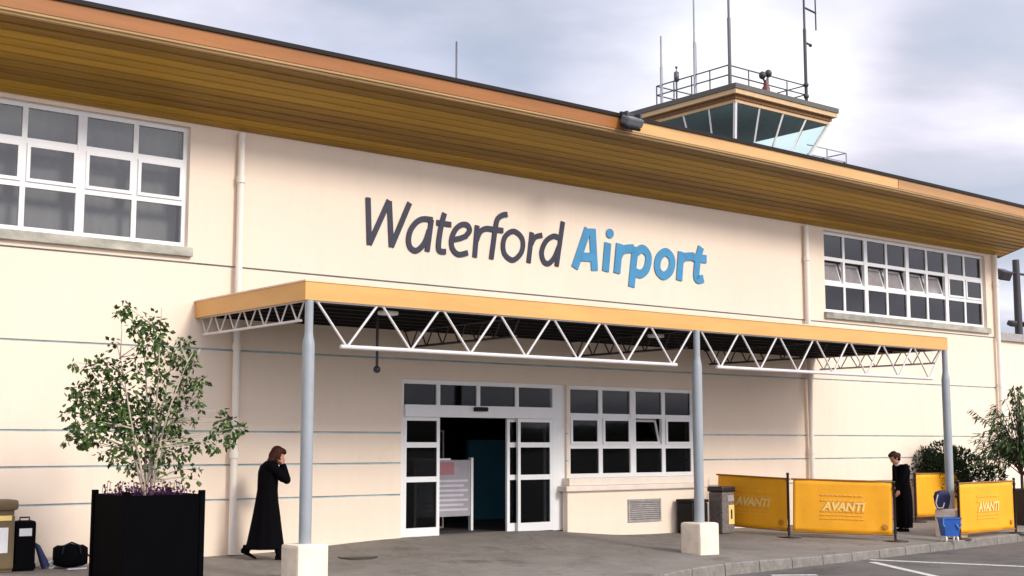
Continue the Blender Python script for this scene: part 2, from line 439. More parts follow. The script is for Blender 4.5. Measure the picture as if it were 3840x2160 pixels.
for z0, z1 in zip(zs[:-1], zs[1:]):
    mid = (z0+z1)/2
    groove = any(abs(mid-g_) < .016 for g_ in GROOVES) or abs(mid-4.3875) < .0125
    for a, b in strips(z0, z1):
        y0 = .028 if groove else (-.022 if mid > 4.40 else 0)
        (grv if groove else wall).box(a, b, y0, .30, z0, z1)
wall.box(XL, XR, 15.7, 16, -.5, 6.6)
wall.box(XL, XL+.3, .3, 15.7, -.5, 6.6); wall.box(XR-.3, XR, .3, 15.7, -.5, 6.6)
wall.build('wall', M['render'], T); grv.build('wall_groove', M['groove'], T)
bb = MB()   # faint base band
for a, b in strips(.05, .1): bb.box(a, b, -.012, -.0005, -.4, .115 if a < 12 else .02)
bb.build('base_band', M['render'], T)
# floors and ceilings that keep the inside dark
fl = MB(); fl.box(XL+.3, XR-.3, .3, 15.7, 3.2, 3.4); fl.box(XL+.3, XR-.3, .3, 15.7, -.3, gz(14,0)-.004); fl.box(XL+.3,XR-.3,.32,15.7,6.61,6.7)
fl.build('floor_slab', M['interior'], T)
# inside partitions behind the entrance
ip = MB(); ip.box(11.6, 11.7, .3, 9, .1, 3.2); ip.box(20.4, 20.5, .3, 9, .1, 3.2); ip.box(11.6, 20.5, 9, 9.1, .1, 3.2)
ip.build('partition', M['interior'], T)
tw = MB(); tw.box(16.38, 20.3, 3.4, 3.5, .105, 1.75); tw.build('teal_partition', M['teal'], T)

# eaves: a slightly cambered overhang with boarded soffit, fascia, trim and gutter
YE = 1.80
def camber(x): return -.125*((min(max(x,-8),34)-15.5)/15)**2
ZB = 7.145
XE = (-9.0, 31.2)
def seg(n=41): return [XE[0] + (XE[1]-XE[0])*i/(n-1) for i in range(n)]
def extr(prof, xs, closed=True, zoff=camber):
    """sweep a (y,z,k) profile along x; k scales the camber so the wall side stays straight"""
    b = MB(); vs = []; n = len(prof)
    for x in xs:
        for (y, z, k) in prof: vs.append((x, y, z + k*zoff(x)))
    fs = []
    for i in range(len(xs)-1):
        for j in range(n if closed else n-1):
            a, c = i*n+j, i*n+(j+1)%n
            fs.append((a, c, c+n, a+n))
    b.add(vs, fs)
    if closed:
        b.add(vs[:n], [tuple(range(n))]); b.add(vs[-n:], [tuple(range(n))[::-1]])
    return b
zW = 6.535
nb = 11
sof = MB(); gap = MB()
for i in range(nb):
    t0, t1 = i/nb, (i+1)/nb
    def pt(t, d=0):
        return (-.03 - (YE-.05)*t, zW + (ZB-zW)*t + d, t)
    e = .012
    a = pt(t0+.006/1.8); b = pt(t1-.006/1.8)
    # each board is slightly dished: lower at its inner edge, as overlapping boards are
    prof = [(a[0],a[1]+.006,a[2]), (b[0],b[1]-.010,b[2]), (b[0],b[1]+.03,b[2]), (a[0],a[1]+.03,a[2])]
    s_ = extr(prof, seg()); sof.add(s_.v, s_.f)
sof.build('soffit', M['soffit'], T)
gp = extr([(-.03,zW+.035,0),(-YE+.02,ZB+.035,1),(-YE+.02,ZB+.06,1),(-.03,zW+.06,0)], seg()); gp.build('soffit_backing', M['soffit_dark'], T)
XJ = 16.0
def xsub(a, b):
    return [a] + [x for x in seg() if a+.05 < x < b-.05] + [b]
prof_f = [(-YE+.03,ZB+.07,1),(-YE-.10,ZB+.065,1),(-YE-.115,ZB+.27,1),(-YE+.03,ZB+.27,1)]
extr(prof_f, xsub(XE[0], XJ-.01)).build('fascia', M['fascia'], T)
f2 = extr(prof_f, xsub(XJ+.01, 24.0)); o = f2.build('fascia', M['fascia_gold'], T); o['label'] = 'golden length of fascia right of the floodlight'
extr(prof_f, xsub(24.02, XE[1])).build('fascia', mat('tan_fascia', (.52,.27,.10), .45, var=.1, scale=1., streak=(.4,4,6)), T)
extr([(-YE+.03,ZB-.005,1),(-YE-.045,ZB,1),(-YE-.055,ZB+.028,1),(-YE-.085,ZB+.033,1),(-YE-.09,ZB+.062,1),(-YE+.03,ZB+.062,1)], seg()).build('fascia_trim', M['fascia_trim'], T)
extr([(-YE+.03,ZB+.273,1),(-YE-.15,ZB+.273,1),(-YE-.165,ZB+.33,1),(-YE+.03,ZB+.345,1)], seg()).build('gutter', M['gutter'], T)
rf = extr([(-YE+.04,ZB+.30,1),(7.5,9.2,0),(16.6,7.6,0),(16.6,7.45,0),(7.5,9.05,0),(-YE+.04,ZB+.275,1)], seg()); rf.build('roof', M['roof'], T)
# closes the end of the eaves, and the gap between wall head and roof
ge = MB(); ge.add([(31.19,-.03,zW-.02),(31.19,-YE,ZB+camber(31.2)),(31.19,-YE,ZB+.2),(31.19,7.5,9.1),(31.19,16.3,7.5),(31.19,16.3,6.5),(31.19,0,6.5)], [tuple(range(7))])
ge.build('gable_board', M['soffit'], T)
ck = MB(); ck.box(XL, XR, .02, .28, 6.6, 7.0); ck.build('wall_head', M['soffit_dark'], T)

# downpipes
def pipe(x, z0=.02, z1=6.5, r=.056):
    b = MB(); b.tube([(x,-.105,z0),(x,-.105,z1)], r, 14)
    for z in (1.5, 3.15, 5.75):
        if z0 < z < z1: b.tube([(x,-.105,z-.05),(x,-.105,z+.05)], r*1.28, 14)
    b.build('downpipe', M['pipe'], T)
pipe(9.28, .015); pipe(23.1, -.2); pipe(30.78, -.25, 6.52)

# windows: frame bars, sashes, panes, sill
def bars(b, x0, x1, z0, z1, y0, y1, w):
    b.box(x0, x0+w, y0, y1, z0, z1); b.box(x1-w, x1, y0, y1, z0, z1)
    b.box(x0+w, x1-w, y0, y1, z0, z0+w); b.box(x0+w, x1-w, y0, y1, z1-w, z1)
def window(win, nbay, rows, mainw, subw, glass, open_cells=(), yin=.06, label=None, openang=16, opened_glass=None):
    x0, x1, z0, z1 = win
    fr = MB(); y0, y1 = yin, yin+.07
    fw_ = .075
    bars(fr, x0, x1, z0, z1, y0, y1, fw_)
    bw = (x1-x0)/nbay
    colx = []
    for i in range(nbay):
        a = x0+i*bw + (fw_ if i == 0 else mainw/2); b = x0+(i+1)*bw - (fw_ if i == nbay-1 else mainw/2)
        m = (a+b)/2
        colx += [(a, m-subw/2), (m+subw/2, b)]
        if i: fr.box(x0+i*bw-mainw/2, x0+i*bw+mainw/2, y0-.006, y1, z0+fw_, z1-fw_)
    tr = [z0+fw_] + [v for r in rows for v in (r-.04, r+.04)] + [z1-fw_]
    rowz = [(tr[2*i], tr[2*i+1]) for i in range(len(rows)+1)]
    for i in range(nbay):
        a, b = colx[2*i]; c, d = colx[2*i+1]
        for (za, zb) in rowz: fr.box(b, c, y0+.004, y1, za, zb)
        for r in rows: fr.box(a, d, y0+.002, y1, r-.04, r+.04)
    root = fr.build('window', M['upvc'], T)
    if label: root['label'] = label
    casements = []
    for ci, (a, b) in enumerate(colx):
        for ri, (za, zb) in enumerate(rowz):
            if ri == 1:      # top-hung sash
                s = MB(); w = .05
                hh = zb-za
                for (p, q, u, v) in ((0,b-a,0,w),(0,b-a,hh-w,hh),(0,w,w,hh-w),(b-a-w,b-a,w,hh-w)):
                    s.box(p, q, -.02, .018, u, v)
                opened = ci in open_cells
                ang = R(openang) if opened else 0
                # hopper sash: hinged along its foot, the head tips inwards
                Mx = Matrix.Translation((a, y0+(.062 if opened else .0), za)) @ Matrix.Rotation(-ang, 4, 'X')
                s.xf(Mx); s.build('casement', M['upvc'], root)
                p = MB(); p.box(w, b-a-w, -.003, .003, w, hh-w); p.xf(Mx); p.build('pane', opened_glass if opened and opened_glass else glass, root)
            else:
                p = MB(); p.box(a, b, y0+.03, y0+.036, za, zb); p.build('pane', glass, root)
    return root
def sill(win, z0, z1, y0, m, name='sill', ext=.06):
    b = MB(); b.cbox(win[0]-ext, win[1]+ext, y0, .10, z0, z1, .008); return b
wl = window(WINL, 4, (5.30, 5.93), .13, .075, M['glass'])
sill(WINL, 4.475, 4.615, -.10, None).build('sill', M['sill'], wl)
wr = window(WINR, 4, (5.28, 5.86), .13, .075, M['glass_dark'], open_cells=(0,1,2,3,4,5), opened_glass=M['skypane'], openang=17)
sill(WINR, 4.475, 4.615, -.10, None).build('sill', M['sill'], wr)
wg = window(WING, 2, (1.62, 2.20), .15, .10, M['glass_door'], open_cells=(2,), label='ground floor window beside the entrance', openang=14)
# blinds: folded fabric hanging behind the upper windows
def blind(win, y, m, pitch=.14, amp=.006):
    b = MB(); n = int((win[1]-win[0])/pitch*4); vs = []
    for i in range(n+1):
        x = win[0]+(win[1]-win[0])*i/n
        yy = y + amp*math.sin(2*math.pi*i/4) + .004*math.sin(i*1.7)
        vs += [(x, yy, win[2]-.1), (x, yy, win[3]+.1)]
    b.add(vs, [(2*i, 2*i+2, 2*i+3, 2*i+1) for i in range(n)], True)
    return b
o = blind(WINL, .42, None).build('curtain', M['blind'], wl)
o = blind(WINR, .55, None, .2, .03).build('curtain', M['blind_dark'], wr)
# closed boxes behind the upper windows so that no daylight leaks from the roof space
# ground window: ledge and projecting apron under it
ap = MB(); ap.cbox(15.98, 19.62, -.14, -.001, -.35, .80, .012); ap.build('apron', M['render'], T)
lg = MB(); lg.cbox(15.90, 19.68, -.21, .05, .80, .90, .02); lg.cbox(16.02, 19.6, -.15, .055, .902, 1.04, .012); lg.build('ledge', M['sill_clean'], T)
vt = MB(); vx0, vx1, vz0, vz1 = 17.5, 18.38, .19, .62
bars(vt, vx0, vx1, vz0, vz1, -.165, -.142, .04)
for i in range(9):
    z = vz0+.05+i*(vz1-vz0-.1)/8.5
    q = MB(); q.box(vx0+.04, vx1-.04, -.012, .012, -.004, .004); q.xf(Matrix.Translation((0,-.153,z+.012)) @ Matrix.Rotation(R(40),4,'X')); vt.add(q.v, q.f)
vt.box(vx0+.04, vx1-.04, -.1425, -.1405, vz0+.04, vz1-.04)
vt.build('vent_grille', M['vent'], T)

# entrance
dz0 = gz(12.5, 0)
E_ = MB(); x0, x1, zb, zt = 12.41, 16.09, .10, 2.76
y0, y1 = .05, .13
E_.box(x0, x0+.075, y0, y1, zb, zt); E_.box(x1-.30, x1, y0, y1, zb, zt)
E_.box(x0+.075, x1-.30, y0, y1, zt-.075, zt)
E_.box(x0+.075, x1-.30, y0-.05, y1, 2.125, 2.33)                       # operator header
cols = [x0+.075, 13.20, 14.07, 14.95, x1-.30]
for xx in cols[1:-1]: E_.box(xx-.04, xx+.04, y0+.002, y1-.002, 2.33, zt-.075)
ent = E_.build('entrance', M['upvc'], T)
for a, b in zip(cols[:-1], cols[1:]):
    tp = MB(); tp.box(a+.04, b-.04, y0+.03, y0+.036, 2.33, zt-.075); tp.build('pane', M['glass_door'], ent)
def sidelight(xa, xb, yoff=0, name='side_screen'):
    f = MB(); p = MB()
    f.box(xa, xa+.06, y0+yoff, y0+.05+yoff, .11, 2.124); f.box(xb-.06, xb, y0+yoff, y0+.05+yoff, .11, 2.124)
    f.box(xa+.06, xb-.06, y0+yoff, y0+.05+yoff, .11, .26); f.box(xa+.06, xb-.06, y0+yoff, y0+.05+yoff, 2.06, 2.124)
    for zz in (1.07, 1.65): f.box(xa+.06, xb-.06, y0+.002+yoff, y0+.05+yoff, zz-.045, zz+.045)
    p.box(xa+.06, xb-.06, y0+.02+yoff, y0+.026+yoff, .26, 2.06)
    o = f.build(name, M['upvc'], ent); return o, p
o, p_ = sidelight(x0+.077, 13.235); p_.build('pane', M['glass_door'], ent)
o, p_ = sidelight(14.97, x1-.302); p_.build('pane', M['glass_door'], ent)
# sliding leaves parked behind the side screens
o, p_ = sidelight(12.50, 13.262, .075, 'sliding_leaf'); p_.build('pane', M['glass_door'], ent)
o, p_ = sidelight(14.78, 15.70, .075, 'sliding_leaf'); p_.build('pane', M['glass_door'], ent)
sn = MB(); sn.cbox(13.92, 14.20, -.075, -.002, 2.235, 2.31, .015); sn.build('door_sensor', M['black'], ent)

# right wing beyond the corner
Wg = wthing('terminal_wing', 'low cream wing of the terminal set back beyond the right corner', 'building', (36,2,-.3))
wm = MB(); wm.box(XR+.02, 60, 2.0, 2.3, -.5, 4.62)
wm.build('wall', M['render'], Wg)
cp = MB(); cp.box(XR+.02, 60, 1.9, 2.4, 4.62, 4.84); cp.build('coping', M['vent'], Wg)

# ------------------------------------------------------------------ sign lettering
WATERFORD= [('s', [(11.662, 5.767), (11.699, 4.97)]), ('s', [(11.699, 4.98), (12.082, 5.767)]), ('s', [(12.087, 5.76), (12.14, 4.975)]), ('s', [(12.14, 4.983), (12.504, 5.775)]), ('c', [(12.989, 5.533), (12.782, 5.525), (12.641, 5.447), (12.528, 5.303), (12.486, 5.137), (12.522, 5.008), (12.628, 4.959), (12.734, 5.013), (12.84, 5.142), (12.918, 5.343)]), ('s', [(12.962, 5.539), (12.877, 4.968)]), ('c', [(13.242, 5.678), (13.171, 5.444), (13.119, 5.14), (13.138, 5.007), (13.275, 5.0)]), ('s', [(13.071, 5.494), (13.391, 5.49)]), ('c', [(13.413, 5.226), (13.569, 5.262), (13.737, 5.329)]), ('c', [(13.727, 5.3389999999999995), (13.796, 5.434), (13.736, 5.522), (13.604, 5.508), (13.475, 5.401), (13.398, 5.227), (13.422, 5.064), (13.552, 4.978), (13.757, 5.027)]), ('s', [(13.963, 5.536), (13.908, 4.957)]), ('c', [(13.941, 5.25), (14.021, 5.419), (14.154, 5.499), (14.328, 5.505)]), ('c', [(14.651, 5.812), (14.543, 5.789), (14.425, 5.701), (14.377, 5.541), (14.329, 5.257), (14.281, 4.96)]), ('s', [(14.251, 5.504), (14.553, 5.505)]), ('o', [(14.8, 5.519), (14.98, 5.431), (15.02, 5.278), (14.96, 5.115), (14.781, 4.986), (14.603, 5.066), (14.553, 5.233), (14.612, 5.41)]), ('s', [(15.233, 5.543), (15.151, 4.967)]), ('c', [(15.209, 5.311), (15.305, 5.455), (15.479, 5.516)]), ('s', [(15.993, 5.824), (15.83, 4.963)]), ('c', [(15.907, 5.5), (15.76, 5.525), (15.572, 5.41), (15.468, 5.209), (15.509, 5.038), (15.633, 4.998), (15.779, 5.126), (15.885, 5.328)])]
AIRPORT= [('s', [(16.284, 4.968), (16.628, 5.758)]), ('s', [(16.74, 5.77), (16.792, 4.96)]), ('s', [(16.453, 5.199), (16.794, 5.217)]), ('s', [(17.145, 5.533), (17.077, 4.971)]), ('d', [(17.199, 5.721)]), ('s', [(17.454, 5.546), (17.375, 4.961)]), ('c', [(17.415, 5.279), (17.55, 5.435), (17.839, 5.489)]), ('s', [(17.884, 5.526), (17.764, 4.721)]), ('c', [(17.883, 5.4), (18.076, 5.504), (18.23, 5.406), (18.237, 5.247), (18.16, 5.082), (18.013, 4.997), (17.85, 5.029)]), ('o', [(18.727, 5.499), (18.877, 5.425), (18.912, 5.279), (18.842, 5.112), (18.67, 5.014), (18.522, 5.085), (18.487, 5.229), (18.555, 5.396)]), ('s', [(19.177, 5.547), (19.106, 4.955)]), ('c', [(19.143, 5.34), (19.281, 5.448), (19.555, 5.484)]), ('c', [(19.768, 5.699), (19.673, 5.456), (19.615, 5.108), (19.672, 5.019), (19.821, 5.049)]), ('s', [(19.515, 5.462), (19.921, 5.461)])]
def crom(P, closed=False, n=8):
    P = [Vector(p) for p in P]; out = []
    m = len(P); rng = range(m) if closed else range(m-1)
    for i in rng:
        if closed: a, b, c, d = P[(i-1)%m], P[i], P[(i+1)%m], P[(i+2)%m]
        else: a, b, c, d = P[max(i-1,0)], P[i], P[i+1], P[min(i+2,m-1)]
        for k in range(n):
            t = k/n
            out.append(.5*((2*b)+(c-a)*t+(2*a-5*b+4*c-d)*t*t+(3*b-a-3*c+d)*t**3))
    if not closed: out.append(P[-1])
    return out
def ribbon(b, P, w, closed, yf, yb):
    n = len(P); Lf = []; Rt = []
    for i in range(n):
        if closed: p, q = P[(i-1)%n], P[(i+1)%n]
        else: p, q = P[max(i-1,0)], P[min(i+1,n-1)]
        d = (q-p).normalized(); nn = Vector((-d.y, d.x))*w/2
        Lf.append(P[i]+nn); Rt.append(P[i]-nn)
    vs = []
    for i in range(n): vs += [(Lf[i].x,yf,Lf[i].y),(Rt[i].x,yf,Rt[i].y),(Rt[i].x,yb,Rt[i].y),(Lf[i].x,yb,Lf[i].y)]
    fs = []
    for i in range(n if closed else n-1):
        a, c = 4*i, 4*((i+1)%n)
        for j in range(4): fs.append((a+j, a+(j+1)%4, c+(j+1)%4, c+j))
    b.add(vs, fs)
    if not closed: b.add(vs[:4], [(3,2,1,0)]); b.add(vs[-4:], [(0,1,2,3)])
def word(name, data, w, m, parent):
    b = MB()
    for i, (k, P) in enumerate(data):
        yf = -.043 - .0012*(i % 7); yb = -.031
        if k == 's': ribbon(b, [Vector(p) for p in P], w, False, yf, yb)
        elif k == 'c': ribbon(b, crom(P), w, False, yf, yb)
        elif k == 'o': ribbon(b, crom(P, True), w, True, yf, yb)
        else:
            c = P[0]; n = 20; r = w*.55
            vs = [(c[0]+r*1.05*math.cos(2*math.pi*j/n), y, c[1]+r*math.sin(2*math.pi*j/n)) for y in (yf, yb) for j in range(n)]
            b.add(vs, [tuple(range(n))]+[(j, n+j, n+(j+1)%n, (j+1)%n) for j in range(n)])
    # stand-off studs back to the wall
    for (k, P) in data[::2]: b.tube([(P[0][0], -.035, P[0][1]), (P[0][0], -.015, P[0][1])], .012, 6)
    return b.build(name, m, parent)
SG = wthing('sign', 'raised sign lettering on the upper wall, first word dark navy, second light blue', 'sign', (15.8,-.02,4.9))
word('lettering', WATERFORD, .098, M['navy'], SG)['label'] = 'thin dark navy italic word'
word('lettering', AIRPORT, .170, M['blue'], SG)['label'] = 'bold light blue italic word'

# ------------------------------------------------------------------ canopy
CN = wthing('entrance_canopy', 'flat orange edged canopy on grey columns in front of the entrance', 'canopy', (16.1,-3.27,-.1))
cx0, cx1, cy, z0, z1 = 8.62, 23.46, -3.31, 3.555, 3.80
f = MB(); t = .05
f.box(cx0, cx1, cy, cy+t, z0, z1); f.box(cx0, cx0+t, cy+t, -.001, z0, z1); f.box(cx1-t, cx1, cy+t, -.001, z0, z1)
f.build('fascia', M['canopy'], CN)
f = MB(); e = .012
f.box(cx0-e, cx1+e, cy-e, cy+t+.01, z1+.001, z1+.022); f.box(cx0-e, cx0+t+.01, cy+t+.01, -.001, z1+.001, z1+.022); f.box(cx1-t-.01, cx1+e, cy+t+.01, -.001, z1+.001, z1+.022)
f.build('fascia_capping', M['canopy_edge'], CN)
d = MB(); d.box(cx0+t, cx1-t, cy+t, -.001, z0+.09, z0+.15)
for i in range(7):
    yy = cy+.35+i*.46; d.box(cx0+t, cx1-t, yy, yy+.06, z0+.005, z0+.088)
d.build('deck', M['deck'], CN)
COLX = [8.704, 16.123, 23.40]; CY = -3.271
for x in COLX:
    zb = gz(x, CY-.2)
    c = MB(); c.lathe([(.082,.36),(.082,2.96),(.078,2.99),(.058,3.10),(.056,3.14),(.056,3.56)], (x, CY, 0), 24)
    col = c.build('column', M['column'], CN)
    p = MB()
    p.cbox(x-.228, x+.228, CY-.228, CY+.228, zb-.1, .385, .045)
    p.build('plinth', M['plinth'], col)
def truss(p0, p1, ztop, zbot, n, r, rc, m, name='truss'):
    """n V-shaped bays between two points; the bottom chord runs from first to last lower node"""
    b = MB(); p0 = Vector(p0); p1 = Vector(p1)
    L = (p1-p0).length
    def P(t, z): q = p0.lerp(p1, t); return (q.x, q.y, z)
    g_ = .04/L*1.2
    lows = [(i+.5)/n for i in range(n)]
    b.tube([P(lows[0]-.10/L, zbot), P(lows[-1]+.10/L, zbot)], rc, 8)
    for i in range(n):
        b.tube([P(i/n+g_, ztop), P(lows[i]-g_*.35, zbot+rc*.6)], r, 6)
        b.tube([P((i+1)/n-g_, ztop), P(lows[i]+g_*.35, zbot+rc*.6)], r, 6)
    b.tube([P(0,ztop+.012), P(1,ztop+.012)], rc*.8, 6)
    return b.build(name, m, CN)
for a, b in zip(COLX[:-1], COLX[1:]): truss((a+.07, CY, 0), (b-.07, CY, 0), 3.545, 2.96, 7, .0175, .031, M['steel'])
for x in (8.70, 23.40): truss((x, CY+.08, 0), (x, -.03, 0), 3.545, 3.30, 7, .013, .02, M['steel'])
M['dksteel'] = mat('dark_steel', (.035,.03,.027), .5)
for x in (12.41, 16.12, 19.83): truss((x, CY+.10, 0), (x, -.03, 0), 3.545, 3.28, 7, .013, .02, M['dksteel'])
for (x, y) in ((10.16,-2.95),(15.89,-2.55)):
    b = MB(); b.cbox(x-.13, x+.13, y-.08, y+.08, 3.47, 3.53, .02); b.build('light_fitting', M['white'], CN)
hr = MB(); hr.tube([(10.675,-1.888,3.56),(10.675,-1.888,2.80)], .022, 8); hr.ball((10.675,-1.888,2.77), .055)
tag(hr.build('hanging_bell_rod', M['darkmast']), 'dark rod with a knob end hanging under the canopy left of the entrance', 'hanging rod')

# floodlight on the eaves
FL = wthing('floodlight', 'dark grey floodlight clamped to the roof gutter below the control tower', 'floodlight', (15.86,-1.95,7.4))
b = MB(); b.cbox(-.19,.19,-.11,.11,-.075,.075,.03); b.xf(Matrix.Translation((15.86,-2.06,7.34)) @ Matrix.Rotation(R(28),4,'X')); b.build('housing', mat('lamp_grey',(.13,.14,.15),.4), FL)
b = MB(); b.cbox(-.17,.17,-.10,.10,-.03,.03,.02); b.xf(Matrix.Translation((15.80,-2.08,7.22)) @ Matrix.Rotation(R(28),4,'X')); b.build('lens_hood', M['black'], FL)
b = MB(); b.box(15.70,15.74,-2.1,-1.9,7.36,7.50); b.box(16.02,16.06,-2.1,-1.9,7.36,7.50); b.box(15.70,16.06,-1.95,-1.91,7.44,7.52); b.build('bracket', M['darkmast'], FL)
# ------------------------------------------------------------------ control tower
TW = wthing('control_tower', 'airport control tower with outward leaning glazed cab and railed roof', 'control tower', (50,26,0))
TX0, TX1, TY0, TY1, TZ = 46.18, 54.05, 22.0, 29.6, 18.72
b = MB(); b.box(47.6, 52.6, 23.4, 28.2, -.3, 15.75); b.build('shaft', M['towerwall'], TW)
b = MB(); b.box(TX0, TX1, TY0, TY1, TZ-.24, TZ); b.build('roof', M['towertrim'], TW)
b = MB(); b.box(TX0+.06, TX1-.06, TY0+.06, TY1-.06, TZ-.47, TZ-.241); b.build('roof_fascia', M['towercream'], TW)
b = MB(); b.box(TX0+.26, TX1-.26, TY0+.26, TY1-.26, TZ-.66, TZ-.471); b.build('roof_soffit', M['towerbrown'], TW)
b = MB()
A0, A1, B0, B1 = TX0+.34, TX1-.34, TY0+.34, TY1-.34
for (p,q,r,s) in ((A0,A1,B0,B0+.12),(A0,A1,B1-.12,B1),(A0,A0+.12,B0+.12,B1-.12),(A1-.12,A1,B0+.12,B1-.12)): b.box(p,q,r,s,TZ-.83,TZ-.661)
b.build('head_frame', M['towercream'], TW)
ZT, ZBm = TZ-.83, 16.02
ins = .80
top = [(A0+.06,B0+.06),(A1-.06,B0+.06),(A1-.06,B1-.06),(A0+.06,B1-.06)]
bot = [(A0+.72,B0+.72),(A1-1.05,B0+.72),(A1-1.05,B1-.72),(A0+.72,B1-.72)]
gl = MB(); ml = MB()
for i in range(4):
    t0, t1, b0, b1 = Vector(top[i]), Vector(top[(i+1)%4]), Vector(bot[i]), Vector(bot[(i+1)%4])
    gl.add([(*b0,ZBm),(*b1,ZBm),(*t1,ZT),(*t0,ZT)], [(0,1,2,3)])
    for k in range(4):
        u = k/4
        p, q = b0.lerp(b1,u), t0.lerp(t1,u)
        ml.tube([(*p,ZBm),(*q,ZT)], .095 if k == 0 else .058, 4, smooth=False)
    ml.tube([(*b0,ZBm+.03),(*b1,ZBm+.03)], .06, 4, smooth=False)
gl.build('cab_glazing', M['glass_tower'], TW); ml.build('mullions', M['white'], TW)
b = MB(); b.box(A0+.7, A1-1.0, B0+.7, B1-.7, 15.75, ZBm-.04); b.build('cab_floor', M['console'], TW)
b = MB(); b.cbox(A0+1.0, A0+1.9, B0+1.1, B1-1.1, ZBm-.03, ZBm+.42, .1); b.cbox(A0+2.0, A0+4.4, B0+1.05, B0+1.8, ZBm-.03, ZBm+.45, .12); b.build('console', M['console'], TW)
b = MB(); b.box(A0+.14, A1-.14, B0+.14, B1-.14, ZT-.02, TZ-.668); b.build('ceiling', M['cabceiling'], TW)
# walkway round the foot of the cab
b = MB(); b.box(46.3, 56.0, 22.9, 23.3, 15.55, 15.75); b.box(52.6, 56.0, 23.3, 28.5, 15.55, 15.75); b.build('walkway', M['towertrim'], TW)
b = MB()
for (x, y) in ((54.3,23.0),(55.9,23.0),(55.9,25.5),(55.9,28.0)): b.tube([(x,y,15.74),(x,y,16.83)], .035, 6)
for z in (16.35, 16.83): b.tube([(52.7,23.0,z),(55.9,23.0,z),(55.9,28.0,z)], .03, 6)
b.build('railing', M['palemast'], TW)
# roof rail
RX0, RX1, RY0, RY1 = 46.55, 52.35, 22.75, 27.6
b = MB()
for x, y in [(RX0+(RX1-RX0)*i/4, yy) for i in range(5) for yy in (RY0, RY1)] + [(xx, RY0+(RY1-RY0)*i/4) for i in (1,2,3) for xx in (RX0, RX1)]:
    b.tube([(x,y,TZ),(x,y,TZ+1.08)], .035, 6)
for z in (TZ+.60, TZ+1.08):
    b.tube([(RX0,RY0,z),(RX1,RY0,z),(RX1,RY1,z),(RX0,RY1,z),(RX0,RY0,z)], .035, 6)
b.build('roof_railing', M['mast'], TW)
# masts on the tower roof: each its own thing
def antenna(label, x, y, z0, z1, r, m, extra=None, group='antennas on the control tower roof'):
    b = MB(); b.lathe([(r*2.2,0),(r*2.2,.08),(r,.1),(r,(z1-z0)*.55),(r*.7,(z1-z0)*.56),(r*.6,z1-z0)], (x,y,z0), 8)
    if extra: extra(b)
    o = b.build('antenna', m); tag(o, label, 'antenna', group); return o
antenna('thick dark mast rising from the front corner of the tower railing', RX0+.02, RY0-.06, TZ, 24.9, .085, M['mast'])
def arms(b):
    x, y = RX1-.02, RY0-.06
    b.tube([(x,y,23.9),(x+1.02,y+.05,23.82)], .05, 6); b.tube([(x+1.0,y+.05,22.9),(x+1.0,y+.05,25.4)], .04, 6)
    b.tube([(x,y,22.05),(x+.42,y,22.0)], .055, 6); b.ball((x+.45,y,21.98), .09)
    b.ball((x,y,TZ+1.1), .14); b.ball((x,y,TZ+.5), .14)
antenna('dark mast with side arm and upright dipole at the right end of the tower railing', RX1-.02, RY0-.06, TZ, 26, .085, M['darkmast'], arms)
antenna('pale whip aerial of medium height at the left end of the tower railing', RX0, 27.25, TZ, 22.35, .075, M['palemast'])
def box_(b): b.lathe([(.05,0),(.13,.04),(.13,.5),(.05,.54)], (RX0,26.2,TZ+1.0), 8); b.ball((RX0,26.2,TZ+1.75), .07)
antenna('short dark aerial carrying a small box on the tower railing', RX0, 26.2, TZ, TZ+1.8, .045, M['mast'], box_)
antenna('tall pale whip aerial standing midway along the tower railing', RX0, 24.95, TZ, 23.75, .07, M['palemast'])
antenna('thin faint whip aerial just behind the tall pale one on the tower', RX0+.5, 25.3, TZ, 21.6, .03, M['palemast'])
OL = wthing('obstruction_light', 'dark red twin lamp fitting on the tower roof beside the railing', 'beacon', (49.1,22.6,TZ))
b = MB(); b.lathe([(.22,0),(.20,.35),(.13,.45),(.10,.75)], (49.1,22.6,TZ), 10); b.build('pedestal', M['redlamp'], OL)
for dx, dz in ((-.25,.95),(.20,1.12)):
    b = MB(); b.ball((49.1+dx,22.6,TZ+dz), (.18,.18,.20)); b.tube([(49.1,22.6,TZ+.6),(49.1+dx,22.6,TZ+dz-.12)], .05, 6); b.build('lamp', M['darkmast'], OL)
# thin mast on the terminal roof
b = MB(); b.lathe([(.05,0),(.05,.1),(.022,.12),(.022,1.9)], (16.46,4.0,8.5), 6)
tag(b.build('antenna', M['mast']), 'lone thin aerial on the terminal roof left of the tower', 'antenna')
b = MB(); b.lathe([(.04,0),(.04,.62),(.07,.64),(.07,.70),(.02,.74)], (17.05,4.0,8.6), 8)
tag(b.build('roof_vent', M['darkmast']), 'small dark vent cowl just showing above the terminal roof edge', 'roof vent')

# lamp mast beyond the wing
LM = wthing('lamp_mast', 'dark mast with floodlights standing beyond the low right wing', 'lamp mast', (52.9,12,0))
b = MB(); b.lathe([(.20,-.3),(.18,5),(.15,9.7)], (52.9,12,0), 10); b.build('pole', M['darkmast'], LM)
for (xa, xb, za) in ((51.6,54.2,9.1),(52.2,53.4,6.95)):
    b = MB(); b.tube([(xa,12,za),(xb,12,za)], .055, 6); b.build('crossarm', M['darkmast'], LM)
for (x, z, s) in ((51.6,8.95,1),(54.2,8.95,1),(52.2,6.85,.55),(53.4,6.85,.5)):
    b = MB(); b.cbox(-.38*s,.38*s,-.25*s,.25*s,-.22*s,.20*s,.06); b.xf(Matrix.Translation((x,11.9,z)) @ Matrix.Rotation(R(25),4,'X')); b.build('lamp_head', M['darkmast'], LM)

